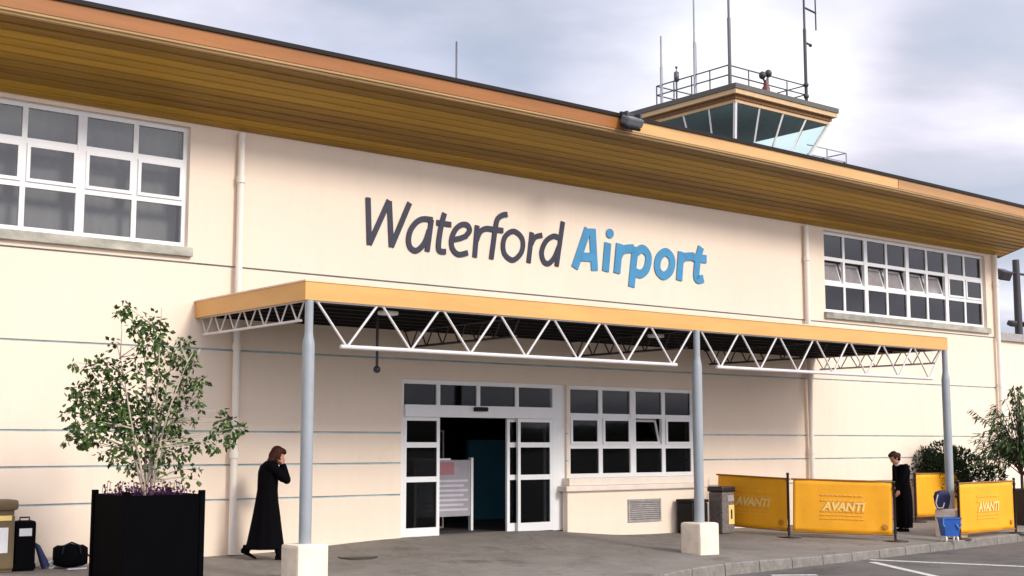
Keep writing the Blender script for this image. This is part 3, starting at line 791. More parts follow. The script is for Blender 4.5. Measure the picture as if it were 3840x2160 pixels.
# ------------------------------------------------------------------ things inside the entrance
NB = wthing('notice_board', 'white notice board on legs standing just inside the entrance', 'notice board', (14.1,.75,.1))
b = MB(); zf = gz(14,0)
b.cbox(13.20, 14.42, .74, .78, zf+.26, zf+1.26, .006); b.build('panel', mat('board_face', (.33,.31,.335), .6), NB)
b = MB()
for x in (13.17, 14.42): b.box(x, x+.05, .72, .80, zf, zf+1.30)
b.box(13.0, 13.98, .75, .78, zf+1.26, zf+1.29); b.build('stand', M['upvc'], NB)
b = MB(); b.box(13.5, 14.05, .735, .739, zf+1.0, zf+1.22); b.build('heading', M['pinkpaper'], NB)
b = MB()
for i in range(7): b.box(13.42, 14.36-.1*(i%2), .735, .739, zf+.36+.085*i, zf+.40+.085*i)
b.build('print', M['lilacpaper'], NB)
FT = wthing('display_stand', 'thin empty metal stand behind the notice board in the entrance', 'stand', (14.0,1.6,.1))
b = MB(); bars(b, 13.3, 14.45, zf, zf+1.80, 1.6, 1.63, .03); b.build('hoop', M['vent'], FT)

# ------------------------------------------------------------------ café barriers
def post(x, y, h, label):
    P = thing('barrier_post', label, 'barrier post', (x, y, gz(x, y)), 0, 'posts of the yellow barriers')
    b = MB(); b.lathe([(.024,.012),(.024,h-.03),(.030,h-.028),(.030,h),(.012,h+.012)], (0,0,0), 12); b.build('upright', M['post'], P)
    b = MB(); b.lathe([(.24,.002),(.24,.012),(.10,.022),(.035,.03)], (0,0,0), 24); b.build('base', M['post'], P)
    for z in (.16, h-.12):
        b = MB(); b.tube([(0,0,z-.02),(0,0,z+.02)], .034, 10); b.build('clip', M['post'], P)
post(20.17, -1.82, 1.22, 'dark barrier post where the shaded and the sunlit yellow banners meet')
post(21.48, -3.30, 1.12, 'dark barrier post with round base beside the bowed person')
post(23.10, -3.64, 1.13, 'dark barrier post behind the blue tub')
post(25.44, -3.47, 1.13, 'dark barrier post in front of the drooping right hand tree')
post(25.85, -.80, 1.10, 'far dark barrier post near the wall, by the distant yellow banner')
post(27.55, -.86, 1.10, 'far dark barrier post in front of the shrub, hidden behind the front banner')
def text_mesh(body, size, shear=.25, off=.02, sx=1.0, extr_=.002):
    c = bpy.data.curves.new('txt', 'FONT'); c.body = body; c.size = size; c.shear = shear; c.offset = off*size
    c.align_x = 'CENTER'; c.align_y = 'CENTER'; c.extrude = extr_; c.resolution_u = 3
    o = bpy.data.objects.new('txt', c); COL.objects.link(o)
    dg = bpy.context.evaluated_depsgraph_get(); me = bpy.data.meshes.new_from_object(o.evaluated_get(dg))
    bpy.data.objects.remove(o)
    return me
def banner(p, q, zlo, zhi, label, flip=False, mark=True, words=True, big=1.0):
    p = Vector(p); q = Vector(q); d = q-p; L = d.length; ang = math.atan2(d.y, d.x)
    mid = (p+q)/2; g0 = (gz(*p)+gz(*q))/2; tilt = math.atan2(gz(*q)-gz(*p), L)
    B = thing('banner', label, 'banner', (mid.x, mid.y, g0), ang, 'yellow barrier banners')
    B.rotation_euler = (0, -tilt, ang)
    W = L-.085
    b = MB(); nx, nz = 28, 12; vs = []
    for i in range(nx+1):
        for j in range(nz+1):
            u, v = i/nx, j/nz
            sag = .018*math.sin(u*math.pi)*(1-v)
            y = (.012*math.sin(u*9+v*2.5)+.008*math.sin(u*23+1)*(1-v))*min(1, max(.25, (abs(2*u-1)-.35)*2.2))*(1-abs(2*u-1)**6)
            vs.append(((u-.5)*W, y, zlo + (zhi-zlo)*v - sag*.6 + .012*math.sin(u*17)*(v<.01)))
    for i in range(nx):
        for j in range(nz):
            a = i*(nz+1)+j; b.f.append((a, a+nz+1, a+nz+2, a+1)); b.sm.append(True)
    b.v = vs
    o = b.build('sheet', M['yellow'], B)
    mo = o.modifiers.new('thickness', 'SOLIDIFY'); mo.thickness = .004
    for zr, rr_ in ((zhi+.012,.017),(zlo-.012,.012)):
        r = MB(); r.tube([(-L/2,0,zr),(L/2,0,zr)], rr_, 8); r.build('rail', M['tanrail'], B)
    s = -1
    yy = -.016
    if words:
        me = text_mesh('AVANTI', .215*big, .22, .035)
        me.materials.append(M['creamprint'])
        w = bpy.data.objects.new('lettering', me); COL.objects.link(w); attach(w, B)
        w.location = (.02, yy, zlo+(zhi-zlo)*.50); w.rotation_euler = (R(90), 0, 0); w.scale = (1.0, 1.0, 1)
        pr = MB(); rnd = random.Random(3)
        for (zz, hh) in ((.60,.05),(.71,.05),(.40,.035),(.33,.03),(.26,.03)):
            x = -.40*big
            while x < .40*big:
                wd = rnd.uniform(.03,.10)*big
                pr.box(x, min(x+wd,.41*big), yy, yy+.004, zlo+(zhi-zlo)*zz, zlo+(zhi-zlo)*zz+hh*big*.6); x += wd+.018
        pr.build('print', M['yellowprint'], B)
    if mark:
        mk = MB(); mk.lathe([(.055,0),(.055,.004),(.04,.0045)], (0,0,0), 16); mk.xf(Matrix.Translation((W/2-.13, yy+.004, zlo+.14)) @ Matrix.Rotation(R(90),4,'X'))
        mk.build('emblem', M['bannermark'], B)
    return B
M['tanrail'] = mat('brown_rail', (.30,.13,.02), .5)
banner((19.95,-.14), (20.17,-1.82), .13, 1.10, 'shaded yellow banner nearest the wall, under the canopy')
banner((20.19,-1.84), (21.47,-3.29), .12, 1.10, 'largest bright yellow banner, left of the bowed person')
banner((23.12,-3.64), (25.42,-3.47), .10, 1.06, 'yellow banner right of the blue tub, facing the road', big=1.1)
banner((25.87,-.80), (27.53,-.86), .12, 1.06, 'distant yellow banner seen between the person and the right column', words=False, mark=False)

# ------------------------------------------------------------------ bins, bags and boxes
TB = thing('litter_bin', 'tan litter bin with white notice at the left edge, against the wall', 'litter bin', (5.76,-.32,gz(5.8,-.3)))
b = MB(); b.cbox(-.27,.15,-.20,.20,.03,.74,.03); b.box(-.24,.14,-.17,.17,0,.03); b.build('body', M['tan'], TB)
b = MB(); b.cbox(-.29,.19,-.22,.22,.80,.94,.05); b.box(-.24,.14,-.17,.17,.74,.80); b.build('hood', M['tan'], TB)
b = MB(); b.box(-.20,.10,-.204,-.201,.67,.735); b.build('slot', M['creamprint'], TB)
b = MB(); b.box(-.25,.06,-.206,-.2015,.25,.58); n_ = b.build('notice', M['paper'], TB)
b = MB(); b.box(-.14,-.05,-.209,-.2065,.36,.54); b.build('print', M['bluepaper'], n_)
SU = thing('suitcase', 'tall black upright suitcase with a small white tag beside the tan bin', 'suitcase', (6.08,-.38,gz(6.1,-.4)), R(-8))
b = MB(); b.cbox(-.135,.135,-.11,.11,.04,.66,.045); b.cbox(-.17,.14,-.13,.12,.02,.10,.02); b.build('shell', M['fabric'], SU)
b = MB(); b.box(-.085,.075,-.1145,-.111,.46,.56); b.build('tag', M['paper'], SU)
b = MB(); b.tube([(-.06,.02,.65),(-.06,.02,.70),(.06,.02,.70),(.06,.02,.65)], .012, 6); b.build('handle', M['black'], SU)
for x in (-.11,.11):
    b = MB(); b.tube([(x-.02,-.05,.025),(x+.02,-.05,.025)], .025, 10); b.build('wheel', M['rubber'], SU)
NU = thing('umbrella', 'folded navy umbrella leaning beside the black suitcase', 'umbrella', (6.34,-.36,gz(6.4,-.3)))
b = MB(); b.tube([(-.10,.03,.35),(-.06,.02,.30),(.02,0,.10),(.05,-.01,.02)], [.012,.035,.055,.06], 10); b.build('canopy', M['navyfab'], NU)
b = MB(); b.tube([(-.10,.03,.35),(-.125,.035,.42)], .012, 6); b.build('handle', M['black'], NU)
RL = MB()
RL.tube([(6.47+.045*math.cos(t*math.pi/8), -.36, gz(6.6,-.36)+.05+.045*math.sin(t*math.pi/8)) for t in range(17)], .018, 8, cap=False)
tag(RL.build('tape_roll', M['upvc']), 'small white ring of tape lying between suitcase and black holdall', 'tape roll')
HB = thing('holdall', 'black holdall lying against the wall left of the big planter', 'bag', (6.70,-.42,gz(6.9,-.4)), R(-14))
b = MB()
rr = []
for i in range(9):
    x = -.22+.44*i/8; e = math.sin(math.pi*(i/8*.86+.07))**.22
    ring = []
    for k in range(14):
        t = 2*math.pi*k/14
        c_, s_ = math.cos(t), math.sin(t)
        sq = (abs(c_)**6+abs(s_)**6)**(-1/6)
        ring.append((x, .13*c_*sq*e, .165+.155*s_*sq*e + (.01*math.sin(i*2) if s_ > .5 else 0)))
    rr.append(ring)
b.rings(rr); b.build('body', M['fabric'], HB)
b = MB(); b.tube([(-.12,-.135,.2),(-.10,-.14,.31),(0,-.1,.35),(.10,-.14,.31),(.12,-.135,.2)], .014, 6); b.build('handle', M['black'], HB)
b = MB(); b.tube([(.20,-.05,.2),(.28,-.08,.12),(.30,-.12,.015),(.24,-.16,.012),(.34,-.2,.012)], .012, 6); b.build('strap', M['black'], HB)
b = MB(); b.box(6.60,6.86,-.62,-.58,gz(6.9,-.6)+.001,gz(6.9,-.6)+.02)
tag(b.build('white_slat', M['paper']), 'white strip lying on the pavement in front of the black holdall', 'strip')
BB = thing('waste_bin', 'black lidded waste bin by the wall below the ground floor window', 'waste bin', (18.98,-.42,gz(18.9,-.4)))
b = MB(); b.cbox(-.23,.23,-.2,.2,.01,.60,.03); b.build('body', M['black'], BB)
b = MB(); b.cbox(-.245,.245,-.215,.215,.601,.66,.02); b.build('lid', M['black'], BB)
GB = thing('litter_bin', 'grey stone litter bin with dark hood behind the middle column', 'litter bin', (19.60,-.62,gz(19.6,-.6)))
b = MB(); b.cbox(-.18,.18,-.18,.18,.0,.80,.03); b.build('body', M['stonebin'], GB)
b = MB(); b.cbox(-.20,.20,-.20,.20,.80,.91,.03); b.build('hood', M['post'], GB)
b = MB(); b.box(.0,.16,-.186,-.181,.18,.55); n_ = b.build('notice', M['creamprint'], GB)
b = MB(); b.box(.06,.10,-.19,-.1865,.28,.46); b.build('print', M['black'], n_)
b = MB(); b.box(-.02,.16,-.185,-.181,.62,.74); b.build('opening', M['vent'], GB)
# blue tub on a wheeled base, and a bag on the right column's plinth
BT = thing('tub', 'blue plastic tub on white castors at the kerb by the right column', 'tub', (22.42,-3.86,gz(22.4,-3.86)), R(-30)); BT.scale = (.68,.68,1.12)
b = MB()
b.rings([[(sx*w_*1.0, sy*d_, z_) for sx, sy in ((-1,-1),(1,-1),(1,1),(-1,1))] for (w_,d_,z_) in ((.20,.15,.10),(.26,.19,.38),(.28,.21,.385),(.28,.21,.41),(.25,.18,.41),(.19,.14,.13))], smooth=False); b.build('body', M['blueplastic'], BT)
b = MB(); b.tube([(-.27,-.2,.39),(-.30,-.22,.30),(-.24,-.2,.26)], .018, 6); b.tube([(.1,-.2,.3),(.2,-.21,.22),(.26,-.2,.30)], .016, 6); b.build('handle', mat('pale_blue',(.12,.25,.50),.5), BT)
for sx in (-1,1):
    for sy in (-1,1):
        b = MB(); b.tube([(sx*.17-.02,sy*.12,.045),(sx*.17+.02,sy*.12,.045)], .044, 12); b.tube([(sx*.17,sy*.12,.045),(sx*.17,sy*.12,.11)], .018, 6); b.build('castor', M['paper'], BT)
BG = thing('bag', 'navy and white bag standing on the right column plinth', 'bag', (23.22,-3.20,.386), R(-35))
rr = []
for (z_,w_,d_,o_) in ((0,.11,.05,0),(.10,.15,.06,0),(.24,.17,.055,-.01),(.33,.14,.03,-.02),(.36,.05,.015,-.02)):
    rr.append([(w_*math.cos(2*math.pi*k/14)*(1+.06*math.sin(3*k)), d_*math.sin(2*math.pi*k/14)+o_, z_+.012*math.sin(k*2.2)) for k in range(14)])
b = MB(); b.rings(rr); b.build('body', M['navyfab'], BG)
b = MB(); b.tube([(-.10,-.05,.28),(-.16,-.08,.12),(-.13,-.09,.02),(-.02,-.085,.02),(.02,-.07,.12)], .013, 6); b.build('strap', M['paper'], BG)

# ------------------------------------------------------------------ plants
def leaf_quad(b, p, d, n, L, w):
    """a folded leaf: stalk end, widest part, tip"""
    d = d.normalized(); s = d.cross(n)
    if s.length < 1e-4: s = Vector((1,0,0))
    s.normalize(); n = s.cross(d).normalized()
    o = len(b.v)
    a = p; m = p + d*L*.45; t = p + d*L - n*L*.08
    b.v += [tuple(a), tuple(m + s*w - n*w*.35), tuple(t), tuple(m - s*w - n*w*.35), tuple(m + n*w*.1)]
    b.f += [(o,o+4,o+1),(o+1,o+4,o+2),(o+2,o+4,o+3),(o+3,o+4,o)]; b.sm += [False]*4
def rv(rnd):
    while True:
        v = Vector((rnd.uniform(-1,1), rnd.uniform(-1,1), rnd.uniform(-1,1)))
        if .05 < v.length < 1: return v
# left planter with its tree
PX, PY = 6.79, -2.72; PG = gz(PX, PY); PT = 1.10
PL = wthing('planter', 'big square black planter box holding the leafy tree at the left', 'planter', (PX,PY,PG), 0)
h_ = .505
b = MB()
b.box(PX-h_, PX+h_, PY-h_, PY-h_+.04, PG-.05, PT-.05); b.box(PX-h_, PX+h_, PY+h_-.04, PY+h_, PG-.05, PT-.05)
b.box(PX-h_, PX-h_+.04, PY-h_+.04, PY+h_-.04, PG-.05, PT-.05); b.box(PX+h_-.04, PX+h_, PY-h_+.04, PY+h_-.04, PG-.05, PT-.05)
b.build('side_panel', M['planter'], PL)
for sx in (-1,1):
    for sy in (-1,1):
        b = MB(); b.cbox(PX+sx*(h_-.02)-.035, PX+sx*(h_-.02)+.035, PY+sy*(h_-.02)-.035, PY+sy*(h_-.02)+.035, PG-.05, PT, .008); b.build('corner_post', M['planter'], PL)
b = MB(); b.box(PX-h_+.04, PX+h_-.04, PY-h_+.04, PY+h_-.04, PT-.25, PT-.10); b.build('soil', M['soil'], PL)
CL = [(470,110,50),(430,150,45),(520,220,60),(630,230,80),(700,280,55),(620,340,75),(720,400,85),(820,430,75),(870,300,35),(810,310,25),(910,470,38),(900,385,25),(560,440,60),(380,318,26),(330,470,55),(250,520,50),(130,480,24),(190,515,25),(420,500,45),(210,590,28),(350,640,85),(430,600,60),(240,700,85),(170,750,70),(150,660,28),(110,840,35),(300,800,105),(400,800,105),(480,720,80),(560,780,85),(160,960,55),(220,1000,55),(120,1012,20),(200,1050,35),(250,900,95),(400,920,95),(520,900,95),(640,640,60),(700,560,55),(560,560,45),(840,590,65),(940,620,60),(940,735,38),(830,720,65),(740,760,70),(650,850,85),(780,880,75),(820,960,55),(700,960,85),(560,1010,95),(460,1060,75),(330,1100,38),(280,1000,40),(430,1150,48),(520,1200,48),(600,1130,75),(700,1080,75),(690,1200,55),(800,1130,65),(870,1060,65),(950,1040,50),(1040,1060,40),(850,1230,28),(940,1220,34),(885,1280,26),(970,1300,14),(930,880,22),(970,785,16),(1120,880,45),(1180,900,48),(1160,985,55),(1230,930,38),(1130,790,20),(1145,1050,18),(1050,960,30),(640,520,40)]
rnd = random.Random(5)
azim = math.atan2(PX, PY+18.32)
U = Vector((math.cos(azim), -math.sin(azim), 0)); V = Vector((math.sin(azim), math.cos(azim), 0))
TBase = Vector((PX, PY, PT-.12))
TR = wthing('potted_tree', 'leafy tree with pale forked stems growing from the big black planter', 'tree', (PX,PY,PT-.12))
cr_ = MB(); st = MB()
K = 535.0
nodes = []
for (cx_, cy_, r_) in CL:
    u = (cx_-640)/K; z = PT - .05 + (1385-cy_)/562; r = r_/K
    dep = rnd.gauss(0, .26)*min(1, .35+abs(z-PT)) 
    nodes.append((TBase + U*u + V*dep + Vector((0,0,z-TBase.z)), r))
# limbs: several pale stems from the base; every clump is fed by the nearest one
stems = []
for (u, d, zt, lean) in ((-.02,0,2.4,.10),(.08,.05,2.0,.22),(-.10,-.04,1.75,-.42),(.05,-.06,1.7,.45),(-.04,.07,2.2,-.12),(-.07,.02,1.6,-.7),(.02,.04,1.9,.62)):
    pts = []
    for i in range(9):
        t = i/8
        pts.append(TBase + U*(u*.4 + lean*zt*.5*t**1.3 + .025*math.sin(5*t+u*40)) + V*(d + d*3*t + .02*math.sin(7*t)) + Vector((0,0,zt*t)))
    st.tube(pts, [.017*(1-.85*i/8)+.002 for i in range(9)], 7)
    stems.append(pts)
for (c, r) in nodes:
    best = min((p for s in stems for p in s[1:] if p.z < c.z+.02), key=lambda p: (p-c).length, default=stems[0][1])
    mid = best.lerp(c, .55) + Vector((0,0,.04)) + rv(rnd)*.03
    st.tube([best, mid, c + Vector((0,0,r*.3))], [.008,.005,.002], 5)
    low = max(0, min(1, (1.75-c.z)/.6))
    n = int((r/.1)**2 * (32 - 16*low)) + 4
    for k in range(n):
        o_ = rv(rnd); p = c + Vector((o_.x, o_.y, o_.z))*r*1.12
        dirn = (o_*.6 + rv(rnd)*.8 + Vector((0,0,-.35)))
        leaf_quad(cr_, p, dirn, rv(rnd)+Vector((0,0,.7)), rnd.uniform(.055,.10), rnd.uniform(.019,.032))
    for k in range(int(2+r*20)):
        e = c + rv(rnd)*r; st.tube([c.lerp(e,.1), e], [.003,.0015], 4, cap=False)
st.build('trunk', M['bark'], TR); cr_.build('crown', M['leaf'], TR)
# bedding flowers round the foot of the tree
fb = MB()
for k in range(300):
    x = PX + rnd.uniform(-.44,.44); y = PY + rnd.uniform(-.44,.44)
    hgt = rnd.uniform(.02,.16) * (1.25 if noise.noise((x*5,y*5,0)) > 0 else .8)
    p = Vector((x, y, PT-.10+hgt)); leaf_quad(fb, p, rv(rnd)+Vector((0,0,.3)), rv(rnd), rnd.uniform(.03,.06), rnd.uniform(.012,.022))
    if k % 2 == 0: fb.tube([(x,y,PT-.10),p], .003, 4, cap=False)
tag(fb.build('bedding_flowers', M['petal']), 'dark purple and red bedding flowers at the foot of the planter tree', 'flowers', kind='stuff')

# right tree with long drooping leaves
RX, RY = 27.62, -2.4
RT = wthing('drooping_tree', 'tree with long drooping leaves and dark stem behind the right barrier', 'tree', (RX,RY,gz(RX,RY)))
az2 = math.atan2(RX, RY+18.32); U2 = Vector((math.cos(az2),-math.sin(az2),0)); V2 = Vector((math.sin(az2),math.cos(az2),0))
B0_ = Vector((RX,RY,gz(RX,RY)+.55)); tr = MB(); lf = MB(); rnd = random.Random(9)
tr.tube([B0_, B0_+Vector((0,0,.6)), B0_+Vector((.03,0,1.1))], [.04,.032,.022], 8)
def frond(tip, n):
    a = B0_ + Vector((0,0,rnd.uniform(.5,1.1))); tip = Vector(tip)
    m_ = a.lerp(tip, .55) + Vector((0,0,.16))
    P = crom([(a.x,a.z),(m_.x,m_.z),(tip.x,tip.z)], n=5); Q = crom([(a.y,0),(m_.y,0),(tip.y,0)], n=5)
    pts = [Vector((p.x, q.x, p.y)) for p, q in zip(P, Q)]
    tr.tube(pts, [.012*(1-i/len(pts))+.002 for i in range(len(pts))], 5)
    for k in range(n):
        i = rnd.randint(3, len(pts)-1); p = pts[i] + rv(rnd)*.06
        out = (pts[i]-B0_); out.z = 0
        leaf_quad(lf, p, out.normalized()*.8 + rv(rnd)*.8 + Vector((0,0,-.55)), Vector((0,0,1))+rv(rnd)*.5, rnd.uniform(.13,.22), rnd.uniform(.02,.032))
for k in range(70):
    a_ = rnd.uniform(-1,1); zz = rnd.uniform(0,1)
    wid = (.95*math.sin(math.pi*min(1,(zz*.8+.22))) + .1)
    frond(B0_ + U2*a_*wid + V2*rnd.gauss(0,.35) + Vector((0,0,.72+1.88*zz)), 17)
for k in range(16): frond(B0_ + U2*rnd.uniform(-.95,-.35) + V2*rnd.gauss(0,.3) + Vector((0,0,rnd.uniform(.9,2.0))), 18)
frond(B0_ + U2*-1.06 + Vector((0,0,2.06)), 22); frond(B0_ + U2*-.98 + Vector((0,0,1.35)), 18)
for k in range(10): frond(B0_ + U2*rnd.uniform(-.98,-.55) + V2*rnd.gauss(0,.3) + Vector((0,0,rnd.uniform(.75,1.7))), 16)
tr.build('trunk', M['darkbark'], RT); lf.build('crown', M['leaf2'], RT)
RP = wthing('planter', 'dark planter tub of the drooping tree at the right edge', 'planter', (RX,RY,gz(RX,RY)))
g_ = gz(RX,RY)
b = MB(); b.rings([[(RX+sx*w_, RY+sy*w_, g_+z_) for sx, sy in ((-1,-1),(1,-1),(1,1),(-1,1))] for (w_,z_) in ((.22,-.05),(.27,.75),(.29,.755),(.29,.80),(.25,.80),(.24,.70))], smooth=False); b.build('tub', M['post'], RP)
# round shrub by the wall
SX, SY = 27.5, -.45; sg = gz(SX,SY)
SH = wthing('shrub', 'rounded dark green shrub by the wall behind the yellow barriers', 'shrub', (SX,SY,sg))
sb = MB(); sm_ = MB(); rnd = random.Random(21)
for (dx, dy, zz, r) in ((-.75,0,1.0,.38),(-.4,.1,1.22,.42),(0,0,1.36,.42),(.4,-.1,1.22,.42),(.75,0,1.05,.38),(1.1,0,.9,.32),(-1.0,0,.82,.3),(0,.3,.9,.6),(.1,-.3,.95,.5)):
    c = Vector((SX,SY,sg)) + U2*dx + V2*dy + Vector((0,0,zz))
    sm_.tube([(SX,SY,sg),(c.x*.6+SX*.4,c.y*.6+SY*.4,sg+zz*.5),c], [.03,.02,.006], 5)
    for k in range(int(900*r*r/.16*1.1)):
        o_ = rv(rnd); o_ = o_.normalized()*(o_.length**.5)
        leaf_quad(sb, c+o_*r, o_+rv(rnd)*.7+Vector((0,0,.3)), rv(rnd), rnd.uniform(.06,.11), rnd.uniform(.014,.022))
sm_.build('stem', M['darkbark'], SH); sb.build('crown', M['shrub'], SH)
# ------------------------------------------------------------------ people
def remeshed(b, name, m, parent, voxel=.012, smooth=4):
    o = b.build(name, m)
    md = o.modifiers.new('union', 'REMESH'); md.mode = 'VOXEL'; md.voxel_size = voxel; md.use_smooth_shade = True
    s = o.modifiers.new('soft', 'SMOOTH'); s.factor = .5; s.iterations = smooth
    dg = bpy.context.evaluated_depsgraph_get(); me = bpy.data.meshes.new_from_object(o.evaluated_get(dg))
    me.name = name
    bpy.data.objects.remove(o)
    o = bpy.data.objects.new(name, me); COL.objects.link(o); attach(o, parent)
    return o
def limb(b, pts, rad, n=12):
    """tapered limb with round joints"""
    P = [Vector(p) for p in pts]
    for i in range(len(P)-1):
        steps = 6
        b.tube([P[i].lerp(P[i+1], k/steps) for k in range(steps+1)], [rad[i]+(rad[i+1]-rad[i])*k/steps for k in range(steps+1)], n)
    for p, r in zip(P, rad): b.ball(p, r, 12, 8)
def ell_rings(b, data, n=28, fold=0, nf=9, ph=0):
    """stack of ellipses (cx, cy, z, rx, ry, foldamount)"""
    out = []
    for (cx, cy, z, rx, ry, fa) in data:
        ring = []
        for k in range(n):
            t = 2*math.pi*k/n
            f = 1 + fa*math.sin(nf*t+ph+z*1.5) + fa*.5*math.sin((nf-4)*t+2+z*3)
            ring.append((cx+rx*math.cos(t)*f, cy+ry*math.sin(t)*f, z))
        out.append(ring)
    b.rings(out)
def head(b, c, fwd_tilt, M0):
    """skull, jaw, nose, ears in the head's own frame, facing +x"""
    h = MB()
    h.ball((0,0,.03), (.095,.075,.105), 18, 12); h.ball((.035,0,-.045), (.062,.055,.065), 14, 10)
    h.ball((.098,0,-.012), (.02,.013,.022), 8, 6); h.tube([(.088,0,.03),(.108,0,-.014)], [.008,.014], 8)
    h.ball((.088,0,-.055), (.012,.024,.010), 8, 6); h.ball((.078,0,-.09), (.022,.025,.018), 8, 6)
    for s in (-1,1):
        h.ball((-.005,s*.076,.0), (.022,.012,.034), 8, 6); h.ball((.078,s*.032,.022), (.014,.017,.012), 8, 6)
        h.ball((.068,s*.034,-.025), (.02,.02,.022), 8, 6)
    h.xf(M0)
    b.add(h.v, h.f, True)
def hand(b, wrist, d, palm_n, curl=.5, L=.17):
    """palm, four unequal bent fingers and a thumb"""
    w = Vector(wrist); d = Vector(d).normalized(); n = Vector(palm_n).normalized(); s = d.cross(n).normalized(); n = s.cross(d).normalized()
    pc = w + d*L*.28
    for k in (-1,-.33,.33,1):
        b.tube([w + s*k*.018, w + d*L*.5 + s*k*.030], [.013,.012], 8)
    b.ball(pc, (.026,.026,.026), 10, 8)
    for k, l in zip((-1,-.33,.33,1), (.80,.96,1.0,.90)):
        p = w + d*L*.48 + s*k*.030; pts = [p]; dd = d.copy(); seg_ = L*.5*l/3
        for j in range(3):
            dd = (dd*math.cos(curl*.6) + n*math.sin(curl*.6)).normalized(); p = p + dd*seg_; pts.append(p)
        b.tube(pts, [.0095,.009,.0082,.007], 8)
        for q in pts: b.ball(q, .0085, 8, 6)
    p = w + d*L*.15 + s*.026
    pts = [p, p + (d*.5+s*.8+n*.3).normalized()*L*.22, p + (d*.5+s*.8+n*.3).normalized()*L*.22 + (d*.9+s*.25+n*.5).normalized()*L*.18]
    b.tube(pts, [.013,.011,.008], 8); [b.ball(q, .011, 8, 6) for q in pts]
def shoe(b, heel, d, pitch=0, L=.25):
    d = Vector((d[0], d[1], 0)).normalized(); s = Vector((-d.y, d.x, 0)); hp = Vector(heel)
    rr = []
    for (t, w, z0, z1) in ((0,.026,.0,.055),(.08,.032,0,.075),(.3,.034,.0,.075),(.55,.040,0,.058),(.78,.042,0,.042),(.93,.030,0,.032),(1.0,.012,.004,.02)):
        c = hp + d*(t*L*math.cos(pitch)) + Vector((0,0,(1-t)*L*math.sin(pitch)))
        ring = []
        for k in range(12):
            a = 2*math.pi*k/12; ring.append(tuple(c + s*w*math.cos(a) + Vector((0,0,(z0+z1)/2 + (z1-z0)/2*math.sin(a)))))
        rr.append(ring)
    b.rings(rr)

# first person: long black coat, head bowed into raised hands, walking towards the entrance
def person_coat():
    x, y = 9.49, -.80
    P = thing('person', 'person in a long black coat with auburn hair, hands raised to a bowed head, walking', 'person', (x, y, gz(x, y)), R(-22))
    Hd = Vector((.125,.0,1.515)); MH = Matrix.Translation(Hd) @ Matrix.Rotation(R(26),4,'Y')
    body = MB()
    head(body, Hd, 0, MH)
    limb(body, [(.035,0,1.39),(.085,0,1.46)], [.058,.05])
    ell_rings(body, [(0,0,.86,.10,.15,0),(0,0,1.0,.10,.15,0),(.01,0,1.15,.09,.13,0),(.03,0,1.30,.105,.16,0),(.03,0,1.39,.085,.16,0),(.035,0,1.44,.05,.08,0)])
    limb(body, [(-.02,-.08,.92),(.05,-.085,.50),(.17,-.09,.09)], [.088,.056,.038])     # leading leg
    limb(body, [(-.03,.08,.92),(-.12,.09,.50),(-.28,.08,.13)], [.088,.056,.038])     # trailing leg
    limb(body, [(.03,-.175,1.37),(.245,-.19,1.175),(.205,-.075,1.40)], [.05,.04,.027])
    limb(body, [(.03,.175,1.37),(.235,.19,1.19),(.205,.08,1.40)], [.05,.04,.027])
    hand(body, (.205,-.075,1.40), (-.10,.12,.95), (-.55,.75,-.1), .55, .16)
    hand(body, (.205,.08,1.40), (-.10,-.12,.95), (-.55,-.75,-.1), .55, .16)
    remeshed(body, 'body', M['skin'], P, .0075, 2)
    coat = MB()
    ell_rings(coat, [(-.025,0,.155,.275,.235,.04),(-.025,0,.17,.28,.24,.05),(-.02,0,.40,.24,.215,.055),(-.012,0,.65,.20,.20,.045),(-.01,0,.88,.165,.19,.03),(-.005,0,1.02,.15,.175,.02),(-.002,0,1.15,.152,.185,.015),(.005,0,1.28,.155,.20,.01),(.012,0,1.37,.135,.205,0),(.03,0,1.42,.10,.15,0),(.055,0,1.455,.072,.08,0)], 40)
    limb(coat, [(.02,-.175,1.375),(.25,-.20,1.165),(.215,-.082,1.37)], [.078,.062,.045])
    limb(coat, [(.02,.175,1.375),(.24,.20,1.18),(.215,.085,1.37)], [.078,.062,.045])
    remeshed(coat, 'coat', M['cloth'], P, .013, 4)
    for (hl, d, p_) in (((.115,-.09,.0),(1,0),0),((-.365,.08,.0),(1,-.02),.42)):
        s = MB(); shoe(s, hl, d, p_); 
        s.tube([(hl[0]+.05,hl[1],.06+.1*p_),(hl[0]+.07,hl[1],.17+.1*p_)], [.042,.04], 10)
        s.build('boot', M['cloth'], P)
    tg = MB(); limb(tg, [(-.13,.09,.48),(-.28,.08,.13)], [.062,.046]); limb(tg, [(.05,-.085,.48),(.17,-.09,.09)], [.062,.046]); tg.build('tights', M['cloth'], P)
    hair = MB()
    for (c, r) in (((-.025,0,.055),(.098,.09,.095)),((-.05,0,-.01),(.075,.088,.10)),((.035,0,.095),(.072,.076,.05)),((-.05,.03,-.09),(.055,.06,.09)),((-.05,-.03,-.09),(.055,.06,.09)),((.01,.072,-.01),(.05,.022,.085)),((.005,-.072,-.01),(.045,.022,.085))):
        hair.ball(c, r, 14, 10)
    hair.xf(MH); remeshed(hair, 'hair', M['auburn'], P, .010, 3)
    return P
person_coat()

